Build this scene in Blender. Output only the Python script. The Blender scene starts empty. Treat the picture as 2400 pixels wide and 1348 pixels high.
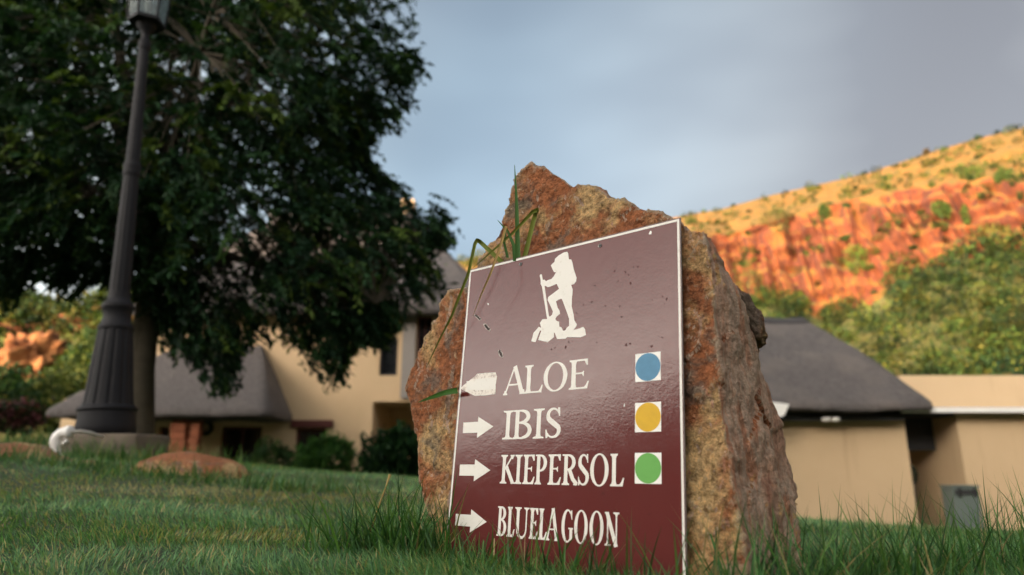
import bpy, bmesh, math, random
import numpy as np
from mathutils import Vector, noise, geometry, Matrix

random.seed(7)
rng = np.random.default_rng(11)
SC = bpy.context.scene
COL = SC.collection

# ------------------------------------------------------------------ camera, sky, sun, exposure
F = 1600.0 / 2400.0                       # focal length in frame widths (24 mm on 36 mm)
PITCH = math.radians(14.406)
CAM_Z = 0.185
cam_d = bpy.data.cameras.new('camera')
cam_d.lens = 24.0
cam_d.sensor_width = 36.0
cam_d.clip_start = 0.02
cam_d.clip_end = 3000.0
cam_d.dof.use_dof = True
cam_d.dof.focus_distance = 1.33
cam_d.dof.aperture_fstop = 2.5
cam = bpy.data.objects.new('camera', cam_d)
cam.location = (0, 0, CAM_Z)
cam.rotation_euler = (math.pi / 2 + PITCH, 0, 0)
COL.objects.link(cam)
SC.camera = cam

SUN_EL = math.radians(12.0)
SUN_AZ = Vector((-0.66, -0.75, 0)).normalized()      # horizontal direction towards the sun
to_sun = Vector((SUN_AZ.x * math.cos(SUN_EL), SUN_AZ.y * math.cos(SUN_EL), math.sin(SUN_EL)))
sun_d = bpy.data.lights.new('sun', 'SUN')
sun_d.energy = 2.4
sun_d.angle = math.radians(0.6)
sun_d.color = (1.0, 0.68, 0.36)
sun = bpy.data.objects.new('sun', sun_d)
sun.rotation_euler = to_sun.to_track_quat('Z', 'Y').to_euler()
sun.location = to_sun * 40
COL.objects.link(sun)

world = bpy.data.worlds.new('World')
SC.world = world
world.use_nodes = True
wt = world.node_tree
for n in list(wt.nodes):
    wt.nodes.remove(n)
def WN(t, **k):
    n = wt.nodes.new(t)
    for a, b in k.items():
        setattr(n, a, b)
    return n
w_out = WN('ShaderNodeOutputWorld')
w_bg = WN('ShaderNodeBackground')
w_bg.inputs['Strength'].default_value = 0.15
sky = WN('ShaderNodeTexSky', sky_type='NISHITA', sun_disc=False)
sky.sun_elevation = SUN_EL
sky.sun_rotation = math.atan2(SUN_AZ.x, SUN_AZ.y)
sky.air_density = 1.0
sky.dust_density = 2.0
sky.ozone_density = 1.5
# thin veil of cloud: the sky's own brightness turned towards a cool grey-blue, with soft uneven bands
w_tc = WN('ShaderNodeTexCoord')
w_map = WN('ShaderNodeMapping')
w_map.inputs['Scale'].default_value = (1.0, 1.0, 2.2)
w_map.inputs['Location'].default_value = (0.35, 0.1, 0.2)
w_noise = WN('ShaderNodeTexNoise')
w_noise.inputs['Scale'].default_value = 1.6
w_noise.inputs['Detail'].default_value = 3.0
w_noise.inputs['Roughness'].default_value = 0.45
w_ramp = WN('ShaderNodeValToRGB')
w_ramp.color_ramp.elements[0].position = 0.36
w_ramp.color_ramp.elements[0].color = (0.95, 1.08, 1.24, 1)
w_ramp.color_ramp.elements[1].position = 0.66
w_ramp.color_ramp.elements[1].color = (1.75, 2.05, 2.25, 1)
w_bw = WN('ShaderNodeRGBToBW')
w_mul = WN('ShaderNodeMix', data_type='RGBA', blend_type='MULTIPLY')
w_mul.inputs['Factor'].default_value = 1.0
w_mix = WN('ShaderNodeMix', data_type='RGBA')
w_mix.inputs['Factor'].default_value = 0.72
L = wt.links.new
L(w_tc.outputs['Generated'], w_map.inputs['Vector'])
L(w_map.outputs['Vector'], w_noise.inputs['Vector'])
L(w_noise.outputs['Fac'], w_ramp.inputs['Fac'])
L(sky.outputs['Color'], w_bw.inputs['Color'])
L(w_bw.outputs['Val'], w_mul.inputs[6])
L(w_ramp.outputs['Color'], w_mul.inputs[7])
L(sky.outputs['Color'], w_mix.inputs[6])
L(w_mul.outputs[2], w_mix.inputs[7])
# the veil thickens into a grey bank on the side away from the sun
w_dot = WN('ShaderNodeVectorMath', operation='DOT_PRODUCT')
w_dot.inputs[1].default_value = (SUN_AZ.x, SUN_AZ.y, 0.15)
L(w_tc.outputs['Generated'], w_dot.inputs[0])
w_bank = WN('ShaderNodeValToRGB')
w_bank.color_ramp.interpolation = 'EASE'
w_bank.color_ramp.elements[0].position = 0.22
w_bank.color_ramp.elements[0].color = (0.265, 0.265, 0.272, 1)
w_bank.color_ramp.elements[1].position = 0.80
w_bank.color_ramp.elements[1].color = (2.15, 1.74, 1.42, 1)
w_rng = WN('ShaderNodeMapRange')
w_rng.inputs['From Min'].default_value = -1.0
w_rng.inputs['From Max'].default_value = 1.0
L(w_dot.outputs['Value'], w_rng.inputs['Value'])
L(w_rng.outputs['Result'], w_bank.inputs['Fac'])
w_fin = WN('ShaderNodeMix', data_type='RGBA', blend_type='MULTIPLY')
w_fin.inputs['Factor'].default_value = 1.0
L(w_mix.outputs[2], w_fin.inputs[6])
L(w_bank.outputs['Color'], w_fin.inputs[7])
# overcast side: darker low down, brighter overhead; even again towards the sun
w_sep = WN('ShaderNodeSeparateXYZ')
L(w_tc.outputs['Generated'], w_sep.inputs[0])
w_el = WN('ShaderNodeMapRange', interpolation_type='SMOOTHSTEP')
for k_, v_ in (('From Min', 0.0), ('From Max', 0.75), ('To Min', 0.58), ('To Max', 1.38)):
    w_el.inputs[k_].default_value = v_
L(w_sep.outputs['Z'], w_el.inputs['Value'])
w_even = WN('ShaderNodeMix', data_type='FLOAT')
w_low = WN('ShaderNodeMapRange', interpolation_type='SMOOTHSTEP')      # sunset side: brightest low down
for k_, v_ in (('From Min', 0.16), ('From Max', 0.50), ('To Min', 1.4), ('To Max', 0.62)):
    w_low.inputs[k_].default_value = v_
L(w_sep.outputs['Z'], w_low.inputs['Value'])
L(w_low.outputs['Result'], w_even.inputs[3])
L(w_rng.outputs['Result'], w_even.inputs[0])
L(w_el.outputs['Result'], w_even.inputs[2])
def glow(prev, d, lo, hi, tint):
    dv = Vector(d).normalized()
    dt = WN('ShaderNodeVectorMath', operation='DOT_PRODUCT')
    dt.inputs[1].default_value = tuple(dv)
    L(w_tc.outputs['Generated'], dt.inputs[0])
    mr = WN('ShaderNodeMapRange', interpolation_type='SMOOTHERSTEP')
    mr.inputs['From Min'].default_value = lo
    mr.inputs['From Max'].default_value = hi
    L(dt.outputs['Value'], mr.inputs['Value'])
    mx = WN('ShaderNodeMix', data_type='RGBA', blend_type='MULTIPLY')
    L(mr.outputs['Result'], mx.inputs[0])
    L(prev, mx.inputs[6])
    mx.inputs[7].default_value = (*tint, 1)
    return mx.outputs[2]
w_sc = WN('ShaderNodeVectorMath', operation='SCALE')
L(w_fin.outputs[2], w_sc.inputs[0])
L(w_even.outputs[0], w_sc.inputs['Scale'])
c_ = glow(w_sc.outputs[0], (-0.14, 0.78, 0.60), 0.74, 1.0, (1.55, 1.68, 1.70))      # thinner cloud overhead
c_ = glow(c_, (0.80, 0.60, 0.40), 0.55, 1.0, (1.40, 1.20, 1.05))                   # faint warm veil over the cliff
L(c_, w_bg.inputs['Color'])
L(w_bg.outputs['Background'], w_out.inputs['Surface'])

SC.view_settings.view_transform = 'Standard'
SC.view_settings.look = 'None'
SC.view_settings.gamma = 1.0
SC.view_settings.exposure = 1.76
SC.view_settings.use_curve_mapping = False
SC.render.engine = 'CYCLES'
SC.cycles.use_denoising = True
SC.cycles.max_bounces = 6
SC.cycles.transparent_max_bounces = 6

# ------------------------------------------------------------------ helpers
CP, SP = math.cos(PITCH), math.sin(PITCH)
def P(u, v, Y):
    """point of the place at distance Y in front of the camera that the photograph shows at (u, v)"""
    x = (u - 1200) / 1600.0
    y = (674 - v) / 1600.0
    dy = CP - SP * y
    return Vector((x / dy * Y, Y, CAM_Z + (SP + CP * y) / dy * Y))

def link(o, parent=None):
    COL.objects.link(o)
    if parent is not None:
        o.parent = parent
        o.matrix_parent_inverse = parent.matrix_world.inverted()
    return o

def tag(o, label=None, cat=None, group=None, kind=None):
    if label: o['label'] = label
    if cat: o['category'] = cat
    if group: o['group'] = group
    if kind: o['kind'] = kind
    return o

def empty(name, loc=(0, 0, 0)):
    o = bpy.data.objects.new(name, None)
    o.empty_display_size = 0.1
    o.location = loc
    o.matrix_world = Matrix.Translation(Vector(loc))
    COL.objects.link(o)
    return o

def np_mesh(name, verts, faces, m, parent=None, col=None, smooth=False):
    """verts (N,3); faces: list of arrays (M,k); col (N,3) vertex colour"""
    me = bpy.data.meshes.new(name)
    verts = np.asarray(verts, dtype=np.float32)
    me.vertices.add(len(verts))
    me.vertices.foreach_set('co', verts.ravel())
    if not isinstance(faces, (list, tuple)):
        faces = [faces]
    faces = [np.asarray(f, dtype=np.int32) for f in faces if len(f)]
    idx = np.concatenate([f.ravel() for f in faces])
    tot = np.concatenate([np.full(len(f), f.shape[1], np.int32) for f in faces])
    start = np.concatenate([[0], np.cumsum(tot)[:-1]]).astype(np.int32)
    me.loops.add(len(idx))
    me.loops.foreach_set('vertex_index', idx)
    me.polygons.add(len(tot))
    me.polygons.foreach_set('loop_start', start)
    me.polygons.foreach_set('use_smooth', np.full(len(tot), bool(smooth)))
    me.update(calc_edges=True)
    if col is not None:
        at = me.color_attributes.new('tint', 'FLOAT_COLOR', 'POINT')
        c = np.ones((len(verts), 4), np.float32)
        c[:, :3] = col
        at.data.foreach_set('color', c.ravel())
    if m is not None:
        me.materials.append(m)
    o = bpy.data.objects.new(name, me)
    return link(o, parent)

def bm_obj(name, bm, m, parent=None, smooth=False):
    me = bpy.data.meshes.new(name)
    bm.normal_update()
    bm.to_mesh(me)
    bm.free()
    if smooth:
        for p in me.polygons: p.use_smooth = True
    if m is not None:
        me.materials.append(m)
    o = bpy.data.objects.new(name, me)
    return link(o, parent)

def box_bm(bm, lo, hi, bevel=0.0):
    vs = [bm.verts.new((x, y, z)) for x in (lo[0], hi[0]) for y in (lo[1], hi[1]) for z in (lo[2], hi[2])]
    fs = [(0, 1, 3, 2), (4, 6, 7, 5), (0, 4, 5, 1), (2, 3, 7, 6), (0, 2, 6, 4), (1, 5, 7, 3)]
    faces = [bm.faces.new([vs[i] for i in f]) for f in fs]
    if bevel > 0:
        es = list({e for f in faces for e in f.edges})
        bmesh.ops.bevel(bm, geom=es, offset=bevel, segments=2, affect='EDGES', profile=0.5)

def box(name, lo, hi, m, parent=None, bevel=0.0):
    bm = bmesh.new()
    box_bm(bm, lo, hi, bevel)
    return bm_obj(name, bm, m, parent)

def grid_obj(name, rows, m, parent=None, smooth=True, closed=False):
    """rows: array (R, C, 3) -> quad sheet; closed joins last column to first"""
    rows = np.asarray(rows, dtype=np.float64)
    R, C = rows.shape[:2]
    i = np.arange(R - 1)[:, None]
    cc = C if closed else C - 1
    j = np.arange(cc)[None, :]
    a = i * C + j
    b = i * C + (j + 1) % C
    f = np.stack([a, b, b + C, a + C], -1).reshape(-1, 4)
    return np_mesh(name, rows.reshape(-1, 3), [f], m, parent, smooth=smooth)

def tube_geo(pts, rad, n=8):
    pts = [Vector(p) for p in pts]
    if not hasattr(rad, '__len__'):
        rad = [rad] * len(pts)
    V = []
    ref = Vector((0.31, 0.77, 0.55))
    for i, p in enumerate(pts):
        d = (pts[min(i + 1, len(pts) - 1)] - pts[max(i - 1, 0)]).normalized()
        a = d.cross(ref).normalized()
        b = d.cross(a)
        for k in range(n):
            t = 2 * math.pi * k / n
            V.append(p + (a * math.cos(t) + b * math.sin(t)) * rad[i])
    Fc = []
    for i in range(len(pts) - 1):
        for k in range(n):
            k2 = (k + 1) % n
            Fc.append((i * n + k, i * n + k2, (i + 1) * n + k2, (i + 1) * n + k))
    return V, Fc

def tube(name, pts, rad, m, parent=None, n=8):
    V, Fc = tube_geo(pts, rad, n)
    me_f = [np.array(Fc)]
    V.append(Vector(pts[0])); V.append(Vector(pts[-1]))
    e = (len(pts) - 1) * n
    caps = [(len(V) - 2, (k + 1) % n, k) for k in range(n)] + [(len(V) - 1, e + k, e + (k + 1) % n) for k in range(n)]
    return np_mesh(name, np.array([tuple(v) for v in V]), me_f + [np.array(caps)], m, parent, smooth=True)

def lathe(name, prof, m, parent=None, n=48, flute=None):
    """prof: list of (radius, z); flute(radius, z, angle) -> radius"""
    rows = []
    for r, z in prof:
        row = []
        for k in range(n):
            t = 2 * math.pi * k / n
            rr = flute(r, z, t) if flute else r
            row.append((rr * math.cos(t), rr * math.sin(t), z))
        rows.append(row)
    o = grid_obj(name, rows, m, parent, smooth=True, closed=True)
    return o

# ------------------------------------------------------------------ materials
class NB:
    """small node-building helper"""
    def __init__(self, name):
        self.m = bpy.data.materials.new(name)
        self.m.use_nodes = True
        self.t = self.m.node_tree
        self.b = self.t.nodes['Principled BSDF']
        self.out = self.t.nodes['Material Output']
    def n(self, t, ins=None, **k):
        x = self.t.nodes.new(t)
        for a, b in k.items(): setattr(x, a, b)
        for a, b in (ins or {}).items():
            if isinstance(b, bpy.types.NodeSocket): self.t.links.new(b, x.inputs[a])
            else: x.inputs[a].default_value = b
        return x
    def coord(self, which='Object', scale=(1, 1, 1), rot=(0, 0, 0), loc=(0, 0, 0)):
        tc = self.n('ShaderNodeTexCoord')
        return self.n('ShaderNodeMapping', {'Vector': tc.outputs[which], 'Scale': scale, 'Rotation': rot, 'Location': loc}).outputs[0]
    def noise(self, vec, scale, detail=4, rough=0.55, dist=0.0):
        return self.n('ShaderNodeTexNoise', {'Vector': vec, 'Scale': scale, 'Detail': detail, 'Roughness': rough, 'Distortion': dist}).outputs[0]
    def ramp(self, fac, stops, interp='LINEAR'):
        r = self.n('ShaderNodeValToRGB', {'Fac': fac})
        cr = r.color_ramp
        cr.interpolation = interp
        while len(cr.elements) < len(stops): cr.elements.new(0.5)
        for e, (p, c) in zip(cr.elements, stops):
            e.position = p
            e.color = (*c, 1) if len(c) == 3 else c
        return r.outputs[0]
    def step(self, fac, a, b):
        return self.n('ShaderNodeMapRange', {'Value': fac, 'From Min': a, 'From Max': b, 'To Min': 0.0, 'To Max': 1.0}, interpolation_type='SMOOTHSTEP').outputs[0]
    def mix(self, f, a, b, blend='MIX'):
        x = self.n('ShaderNodeMix', data_type='RGBA', blend_type=blend)
        for i, v in ((0, f), (6, a), (7, b)):
            if isinstance(v, bpy.types.NodeSocket): self.t.links.new(v, x.inputs[i])
            elif i == 0: x.inputs[i].default_value = v
            else: x.inputs[i].default_value = (*v, 1) if len(v) == 3 else v
        return x.outputs[2]
    def math(self, op, a, b=0.0):
        x = self.n('ShaderNodeMath', operation=op)
        for i, v in enumerate((a, b)):
            if isinstance(v, bpy.types.NodeSocket): self.t.links.new(v, x.inputs[i])
            else: x.inputs[i].default_value = v
        return x.outputs[0]
    def set(self, **k):
        for a, v in k.items():
            a = a.replace('_', ' ')
            if isinstance(v, bpy.types.NodeSocket): self.t.links.new(v, self.b.inputs[a])
            elif a == 'Base Color': self.b.inputs[a].default_value = (*v, 1)
            else: self.b.inputs[a].default_value = v
        return self
    def bump(self, h, strength=0.3, dist=0.01):
        x = self.n('ShaderNodeBump', {'Height': h, 'Strength': strength, 'Distance': dist})
        self.t.links.new(x.outputs[0], self.b.inputs['Normal'])
        return self

def plain(name, c, rough=0.7, spec=0.3, var=0.15, scale=6.0, metal=0.0, bump=0.0):
    b = NB(name)
    v = b.coord()
    f = b.noise(v, scale, 5)
    b.set(Base_Color=b.mix(f, tuple(x * (1 - var) for x in c), tuple(min(1, x * (1 + var)) for x in c)), Roughness=rough, Metallic=metal)
    b.b.inputs['Specular IOR Level'].default_value = spec
    if bump: b.bump(b.noise(v, scale * 6, 4), bump, 0.01)
    return b.m

def leaf_mat(name, rough=0.55, trans=0.25, spec=0.3, gain=1.0):
    b = NB(name)
    a = b.n('ShaderNodeAttribute', attribute_name='tint')
    c = a.outputs['Color']
    b.set(Base_Color=c, Roughness=rough)
    b.b.inputs['Specular IOR Level'].default_value = spec
    tr = b.n('ShaderNodeBsdfTranslucent', {'Color': b.mix(1.0, c, (1.2, 1.3, 0.5), 'MULTIPLY')})
    ms = b.n('ShaderNodeMixShader', {0: trans, 1: b.b.outputs[0], 2: tr.outputs[0]})
    b.t.links.new(ms.outputs[0], b.out.inputs['Surface'])
    return b.m

M = {}
M['leaf'] = leaf_mat('tree_leaf', 0.6, 0.2, 0.12)
M['shrub'] = leaf_mat('shrub_leaf', 0.7, 0.25, 0.2)
M['blade'] = leaf_mat('grass_blade', 0.55, 0.3, 0.3)

# sign face: maroon print, faintly pitted and stained, half-gloss
b = NB('sign_maroon')
v = b.coord()
stain = b.step(b.noise(v, 60, 3, 0.5), 0.66, 0.74)
cloud = b.noise(v, 5, 6, 0.6)
c = b.mix(cloud, (0.092, 0.019, 0.019), (0.120, 0.028, 0.026))
c = b.mix(b.math('MULTIPLY', stain, 0.45), c, (0.07, 0.02, 0.02))
dust = b.step(b.noise(v, 420, 2, 0.5), 0.66, 0.8)
c = b.mix(b.math('MULTIPLY', dust, 0.25), c, (0.25, 0.16, 0.13))
rough = b.math('ADD', b.math('MULTIPLY', b.noise(v, 35, 5, 0.65), 0.14), 0.07)
b.set(Base_Color=c, Roughness=rough)
b.b.inputs['Specular IOR Level'].default_value = 0.37
peel = b.math('ADD', b.noise(v, 210, 3, 0.6), b.math('MULTIPLY', b.noise(v, 45, 3, 0.5), 1.6))
b.bump(peel, 0.05, 0.003)
M['maroon'] = b.m
b = NB('sign_white')
v = b.coord()
c = b.mix(b.step(b.noise(v, 90, 4), 0.55, 0.8), (0.70, 0.685, 0.64), (0.58, 0.55, 0.49))
b.set(Base_Color=c, Roughness=0.45)
M['white'] = b.m
M['sticker_white'] = plain('sticker_white', (0.80, 0.79, 0.76), 0.5, 0.3, 0.05, 30)
M['sticker_blue'] = plain('sticker_blue', (0.075, 0.22, 0.36), 0.45, 0.3, 0.2, 70)
M['sticker_yellow'] = plain('sticker_yellow', (0.60, 0.36, 0.012), 0.45, 0.3, 0.12, 70)
M['sticker_green'] = plain('sticker_green', (0.12, 0.36, 0.075), 0.45, 0.3, 0.1, 70)
b = NB('worn_tape')
v = b.coord(scale=(1, 1, 1))
f = b.step(b.noise(v, 110, 5, 0.7), 0.46, 0.66)
b.set(Base_Color=b.mix(f, (0.74, 0.70, 0.64), (0.34, 0.27, 0.24)), Roughness=0.6)
M['tape'] = b.m
M['board_edge'] = plain('board_edge', (0.16, 0.14, 0.13), 0.5, 0.4, 0.3, 90)
M['board_core'] = plain('board_core', (0.55, 0.52, 0.47), 0.5, 0.3, 0.25, 90)
M['screw'] = plain('screw_steel', (0.05, 0.05, 0.05), 0.45, 0.5, 0.5, 900, 0.6)
M['scrape'] = plain('scraped_print', (0.42, 0.38, 0.35), 0.7, 0.2, 0.6, 300)
M['scrape_dark'] = plain('scraped_dark', (0.03, 0.02, 0.02), 0.7, 0.2, 0.6, 300)

# rock
def rock_material(name, side_dir=None, grey=0.0):
    b = NB(name)
    v = b.coord()
    big = b.noise(v, 5.0, 6, 0.62, 0.6)
    mid = b.noise(b.coord(loc=(3.1, 1.7, 9.2)), 14, 6, 0.66, 0.4)
    fine = b.noise(v, 90, 6, 0.75)
    rust = b.mix(mid, (0.25, 0.080, 0.036), (0.52, 0.205, 0.085))
    ochre = b.mix(fine, (0.50, 0.30, 0.12), (0.70, 0.50, 0.26))
    c = b.mix(b.step(big, 0.47, 0.60), rust, ochre)
    gmask = b.step(b.noise(b.coord(loc=(7, 2, 5)), 9, 5, 0.6, 0.8), 0.55, 0.66)
    c = b.mix(b.math('MULTIPLY', gmask, 0.75), c, (0.17, 0.15, 0.125))
    dark = b.step(b.noise(b.coord(loc=(1, 8, 3)), 40, 4, 0.7), 0.60, 0.70)
    c = b.mix(b.math('MULTIPLY', dark, 0.45), c, (0.11, 0.055, 0.035))
    pale = b.step(b.noise(b.coord(loc=(4, 4, 1)), 16, 6, 0.72, 0.5), 0.58, 0.70)
    c = b.mix(b.math('MULTIPLY', pale, 0.7), c, (0.60, 0.49, 0.33))
    c = b.mix(0.85, c, b.ramp(fine, [(0.36, (0.34, 0.30, 0.27)), (0.5, (1.0, 1.0, 1.0)), (0.66, (1.6, 1.5, 1.35))]), 'MULTIPLY')
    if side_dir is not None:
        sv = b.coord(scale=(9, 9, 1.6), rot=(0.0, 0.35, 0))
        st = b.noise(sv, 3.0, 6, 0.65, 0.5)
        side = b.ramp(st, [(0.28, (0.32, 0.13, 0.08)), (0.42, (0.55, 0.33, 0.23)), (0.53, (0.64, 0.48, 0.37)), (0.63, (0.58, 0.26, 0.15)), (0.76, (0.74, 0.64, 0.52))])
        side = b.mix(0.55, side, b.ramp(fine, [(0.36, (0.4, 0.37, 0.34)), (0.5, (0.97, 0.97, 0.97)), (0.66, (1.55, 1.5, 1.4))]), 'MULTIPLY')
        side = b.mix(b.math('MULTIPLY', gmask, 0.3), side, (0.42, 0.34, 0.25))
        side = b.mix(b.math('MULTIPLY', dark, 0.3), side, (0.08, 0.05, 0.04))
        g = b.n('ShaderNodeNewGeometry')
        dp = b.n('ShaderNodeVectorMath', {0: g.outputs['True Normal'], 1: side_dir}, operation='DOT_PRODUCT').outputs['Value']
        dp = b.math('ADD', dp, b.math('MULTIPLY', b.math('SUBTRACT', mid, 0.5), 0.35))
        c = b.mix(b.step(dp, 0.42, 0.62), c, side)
        # pale crust along the worn arris
        pt = b.step(g.outputs['Pointiness'], 0.515, 0.56)
        c = b.mix(b.math('MULTIPLY', pt, 0.55), c, (0.52, 0.44, 0.31))
    if grey > 0:
        c = b.mix(grey, c, (0.15, 0.125, 0.10))
    b.set(Base_Color=c, Roughness=0.85)
    b.b.inputs['Specular IOR Level'].default_value = 0.25
    h = b.math('ADD', b.math('MULTIPLY', b.noise(v, 55, 6, 0.7), 1.0), b.math('MULTIPLY', fine, 0.35))
    b.bump(h, 1.0, 0.03)
    return b.m

# ------------------------------------------------------------------ terrain
def sstep(a, b, x):
    t = np.clip((x - a) / (b - a), 0, 1)
    return t * t * (3 - 2 * t)

def ground_z(x, y):
    x = np.asarray(x, dtype=np.float64); y = np.asarray(y, dtype=np.float64)
    mound = 0.25 * np.exp(-0.5 * ((x + 3.4) / 1.6) ** 2 - 0.5 * ((y - 5.2) / 2.0) ** 2)
    w = sstep(0.2, 2.2, x)
    drop = 0.70 * sstep(5.0, 16.0, y) * (1 - w) + 1.32 * sstep(1.0, 12.0, y) * w
    und = 0.007 * np.sin(2.1 * x + 0.7) * np.cos(1.7 * y) + 0.004 * np.sin(5.3 * x + 1.1 * y)
    return mound - drop + und

b = NB('lawn_soil')
v = b.coord()
g1 = b.noise(v, 1.3, 6, 0.6)
g2 = b.noise(v, 40, 5, 0.7)
c = b.mix(g1, (0.016, 0.036, 0.012), (0.030, 0.058, 0.016))
c = b.mix(b.step(g2, 0.45, 0.7), c, (0.045, 0.05, 0.02))
b.set(Base_Color=c, Roughness=0.95)
b.bump(g2, 0.8, 0.02)
M['soil'] = b.m

NA = 288
radii = np.concatenate([[0.02], np.geomspace(0.12, 40, 110), np.geomspace(46, 900, 18)])
ang = np.linspace(0, 2 * math.pi, NA, endpoint=False)
RR, AA = np.meshgrid(radii, ang, indexing='ij')
GX, GY = RR * np.cos(AA), RR * np.sin(AA)
ground = grid_obj('ground', np.stack([GX, GY, ground_z(GX, GY)], -1), M['soil'], closed=True)
tag(ground, 'grassy lawn ground rising to a low mound by the lamp post', kind='structure')

# hills ahead: golden crest, red cliff band, bushy foot
HU = np.array([-2600, -1200, -600, 0, 60, 110, 170, 240, 330, 500, 800, 1000, 1100, 1300, 1590, 1695, 1800, 1920, 2040, 2160, 2270, 2400, 2800, 3400, 5200.])
HV = np.array([560, 640, 690, 716, 722, 740, 752, 712, 700, 690, 665, 640, 606, 560, 507, 489, 459, 432, 404, 363, 330, 298, 215, 160, 200.])
HC = np.array([110, 115, 120, 125, 125, 125, 125, 125, 130, 150, 190, 215, 215, 205, 185, 180, 175, 170, 165, 158, 152, 145, 125, 100, 60.])
BU = np.array([-2600, 1000, 1100, 1500, 1700, 1819, 1930, 2040, 2132, 2297, 2400, 2800, 3400, 5200.])
BV = np.array([860, 760, 720, 735, 715, 712, 752, 712, 640, 605, 592, 520, 470, 500.])
TU = np.array([-2600, 1000, 1100, 1500, 1626, 1695, 1874, 1994, 2178, 2400, 2800, 3400, 5200.])
TV = np.array([660, 670, 640, 560, 540, 552, 502, 470, 436, 418, 330, 270, 300.])
us = np.concatenate([np.linspace(-2600, -50, 40), np.linspace(-40, 1000, 90), np.linspace(1008, 2560, 330), np.linspace(2580, 5200, 50)])
hill_rows = []
hill_kind = []
def hill_point(u, s):
    """s: 0 foot, 1 cliff base, 2 cliff top, 3 crest, 4 far side"""
    vc = np.interp(u, HU, HV); yc = np.interp(u, HU, HC)
    vb = max(np.interp(u, BU, BV), vc + 14); vt = min(max(np.interp(u, TU, TV), vc + 7), vb - 4)
    yf = 0.42 * yc + 6; yb = 0.70 * yc; yt = yb + 7
    if s <= 1:
        a = P(u, vb, yb); f = P(u, 1000, yf); f.z = -1.6
        t = s
        p = f.lerp(a, t)
        p.z -= 3.0 * math.sin(math.pi * t) * 0.6
        n = noise.noise(Vector((p.x * 0.07, p.y * 0.07, 3)))
        p.z += 1.3 * n * min(1, 3 * t) * (1 - t * 0.5)
        return p
    if s <= 2:
        t = s - 1
        p = P(u, vb, yb).lerp(P(u, vt, yt), t)
        k = math.sin(math.pi * min(1, max(0, t))) ** 0.4
        q = Vector((p.x * 0.22, 0.5, p.z * 0.035))
        rib = noise.noise(q) * 5.5 + (abs(noise.noise(q * 2.2 + Vector((9, 2, 1)))) - 0.2) * 8.0 + noise.noise(Vector((p.x * 1.1, 4, p.z * 0.16))) * 1.4
        strata = noise.noise(Vector((p.x * 0.04, 7, p.z * 0.40))) * 2.6 + noise.noise(Vector((p.x * 0.22, 3, p.z * 0.75))) * 1.8
        amt = (rib + strata) * k
        return p + Vector((-0.45, -0.9, 0)) * amt
    if s <= 3:
        t = s - 2
        p = P(u, vt, yt).lerp(P(u, vc, yc), t)
        p.z += (noise.noise(Vector((p.x * 0.16, p.y * 0.16, 11))) * 1.5 + noise.noise(Vector((p.x * 0.5, p.y * 0.5, 1))) * 0.9) * math.sin(math.pi * min(1, t * 0.93 + 0.04))
        return p
    t = s - 3
    p = P(u, vc, yc)
    p.y += 90 * t; p.x *= 1 + 0.5 * t; p.z -= 25 * t * t
    return p
ss = np.concatenate([np.linspace(0, 1, 26), np.linspace(1.03, 2, 34), np.linspace(2.06, 3, 18), np.linspace(3.3, 4, 3)])
rows = [[tuple(hill_point(u, s)) for u in us] for s in ss]
b = NB('hill_rock_and_grass')
v = b.coord()
g = b.n('ShaderNodeNewGeometry')
sep = b.n('ShaderNodeSeparateXYZ', {0: g.outputs['Normal']})
n1 = b.noise(b.coord(scale=(1, 1, 0.25)), 0.22, 6, 0.65, 0.4)
n2 = b.noise(b.coord(scale=(0.5, 0.5, 1.6)), 0.45, 5, 0.6)
rockc = b.ramp(n1, [(0.30, (0.055, 0.014, 0.005)), (0.42, (0.115, 0.023, 0.004)), (0.55, (0.17, 0.042, 0.005)), (0.70, (0.22, 0.082, 0.011))])
rockc = b.mix(b.math('MULTIPLY', b.step(n2, 0.54, 0.62), 0.45), rockc, (0.16, 0.038, 0.014))
cleft_shade = b.noise(b.coord(scale=(1, 1, 0.22)), 0.8, 6, 0.75, 0.8)
rockc = b.mix(b.math('MULTIPLY', b.step(cleft_shade, 0.51, 0.60), 0.85), rockc, (0.045, 0.012, 0.007))  # shadow of the cliff clefts painted in as dark upright streaks
n3 = b.noise(v, 0.35, 6, 0.65)
grass = b.ramp(n3, [(0.3, (0.06, 0.06, 0.010)), (0.44, (0.125, 0.070, 0.006)), (0.58, (0.20, 0.088, 0.008)), (0.72, (0.19, 0.052, 0.008))])
steep = b.step(b.math('ADD', sep.outputs['Z'], b.math('MULTIPLY', b.math('SUBTRACT', n3, 0.5), 0.5)), 0.50, 0.66)
b.set(Base_Color=b.mix(steep, rockc, grass), Roughness=0.95)
b.bump(b.noise(v, 1.2, 6, 0.7), 0.8, 0.5)
M['hill'] = b.m
b = NB('scrub_floor')
v = b.coord()
b.set(Base_Color=b.ramp(b.noise(v, 0.4, 6, 0.65), [(0.35, (0.045, 0.05, 0.012)), (0.5, (0.075, 0.075, 0.016)), (0.7, (0.13, 0.10, 0.025))]), Roughness=0.95)
b.bump(b.noise(v, 1.2, 6, 0.7), 0.8, 0.5)
M['scrub_floor'] = b.m
foot = grid_obj('hill_foot', rows[:26], M['scrub_floor'])
tag(foot, 'olive scrub covered foot of the valley hills', kind='structure')
hills = grid_obj('hills', rows[25:], M['hill'])
tag(hills, 'valley hills with an orange sandstone cliff band in low sun', kind='structure')

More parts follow.
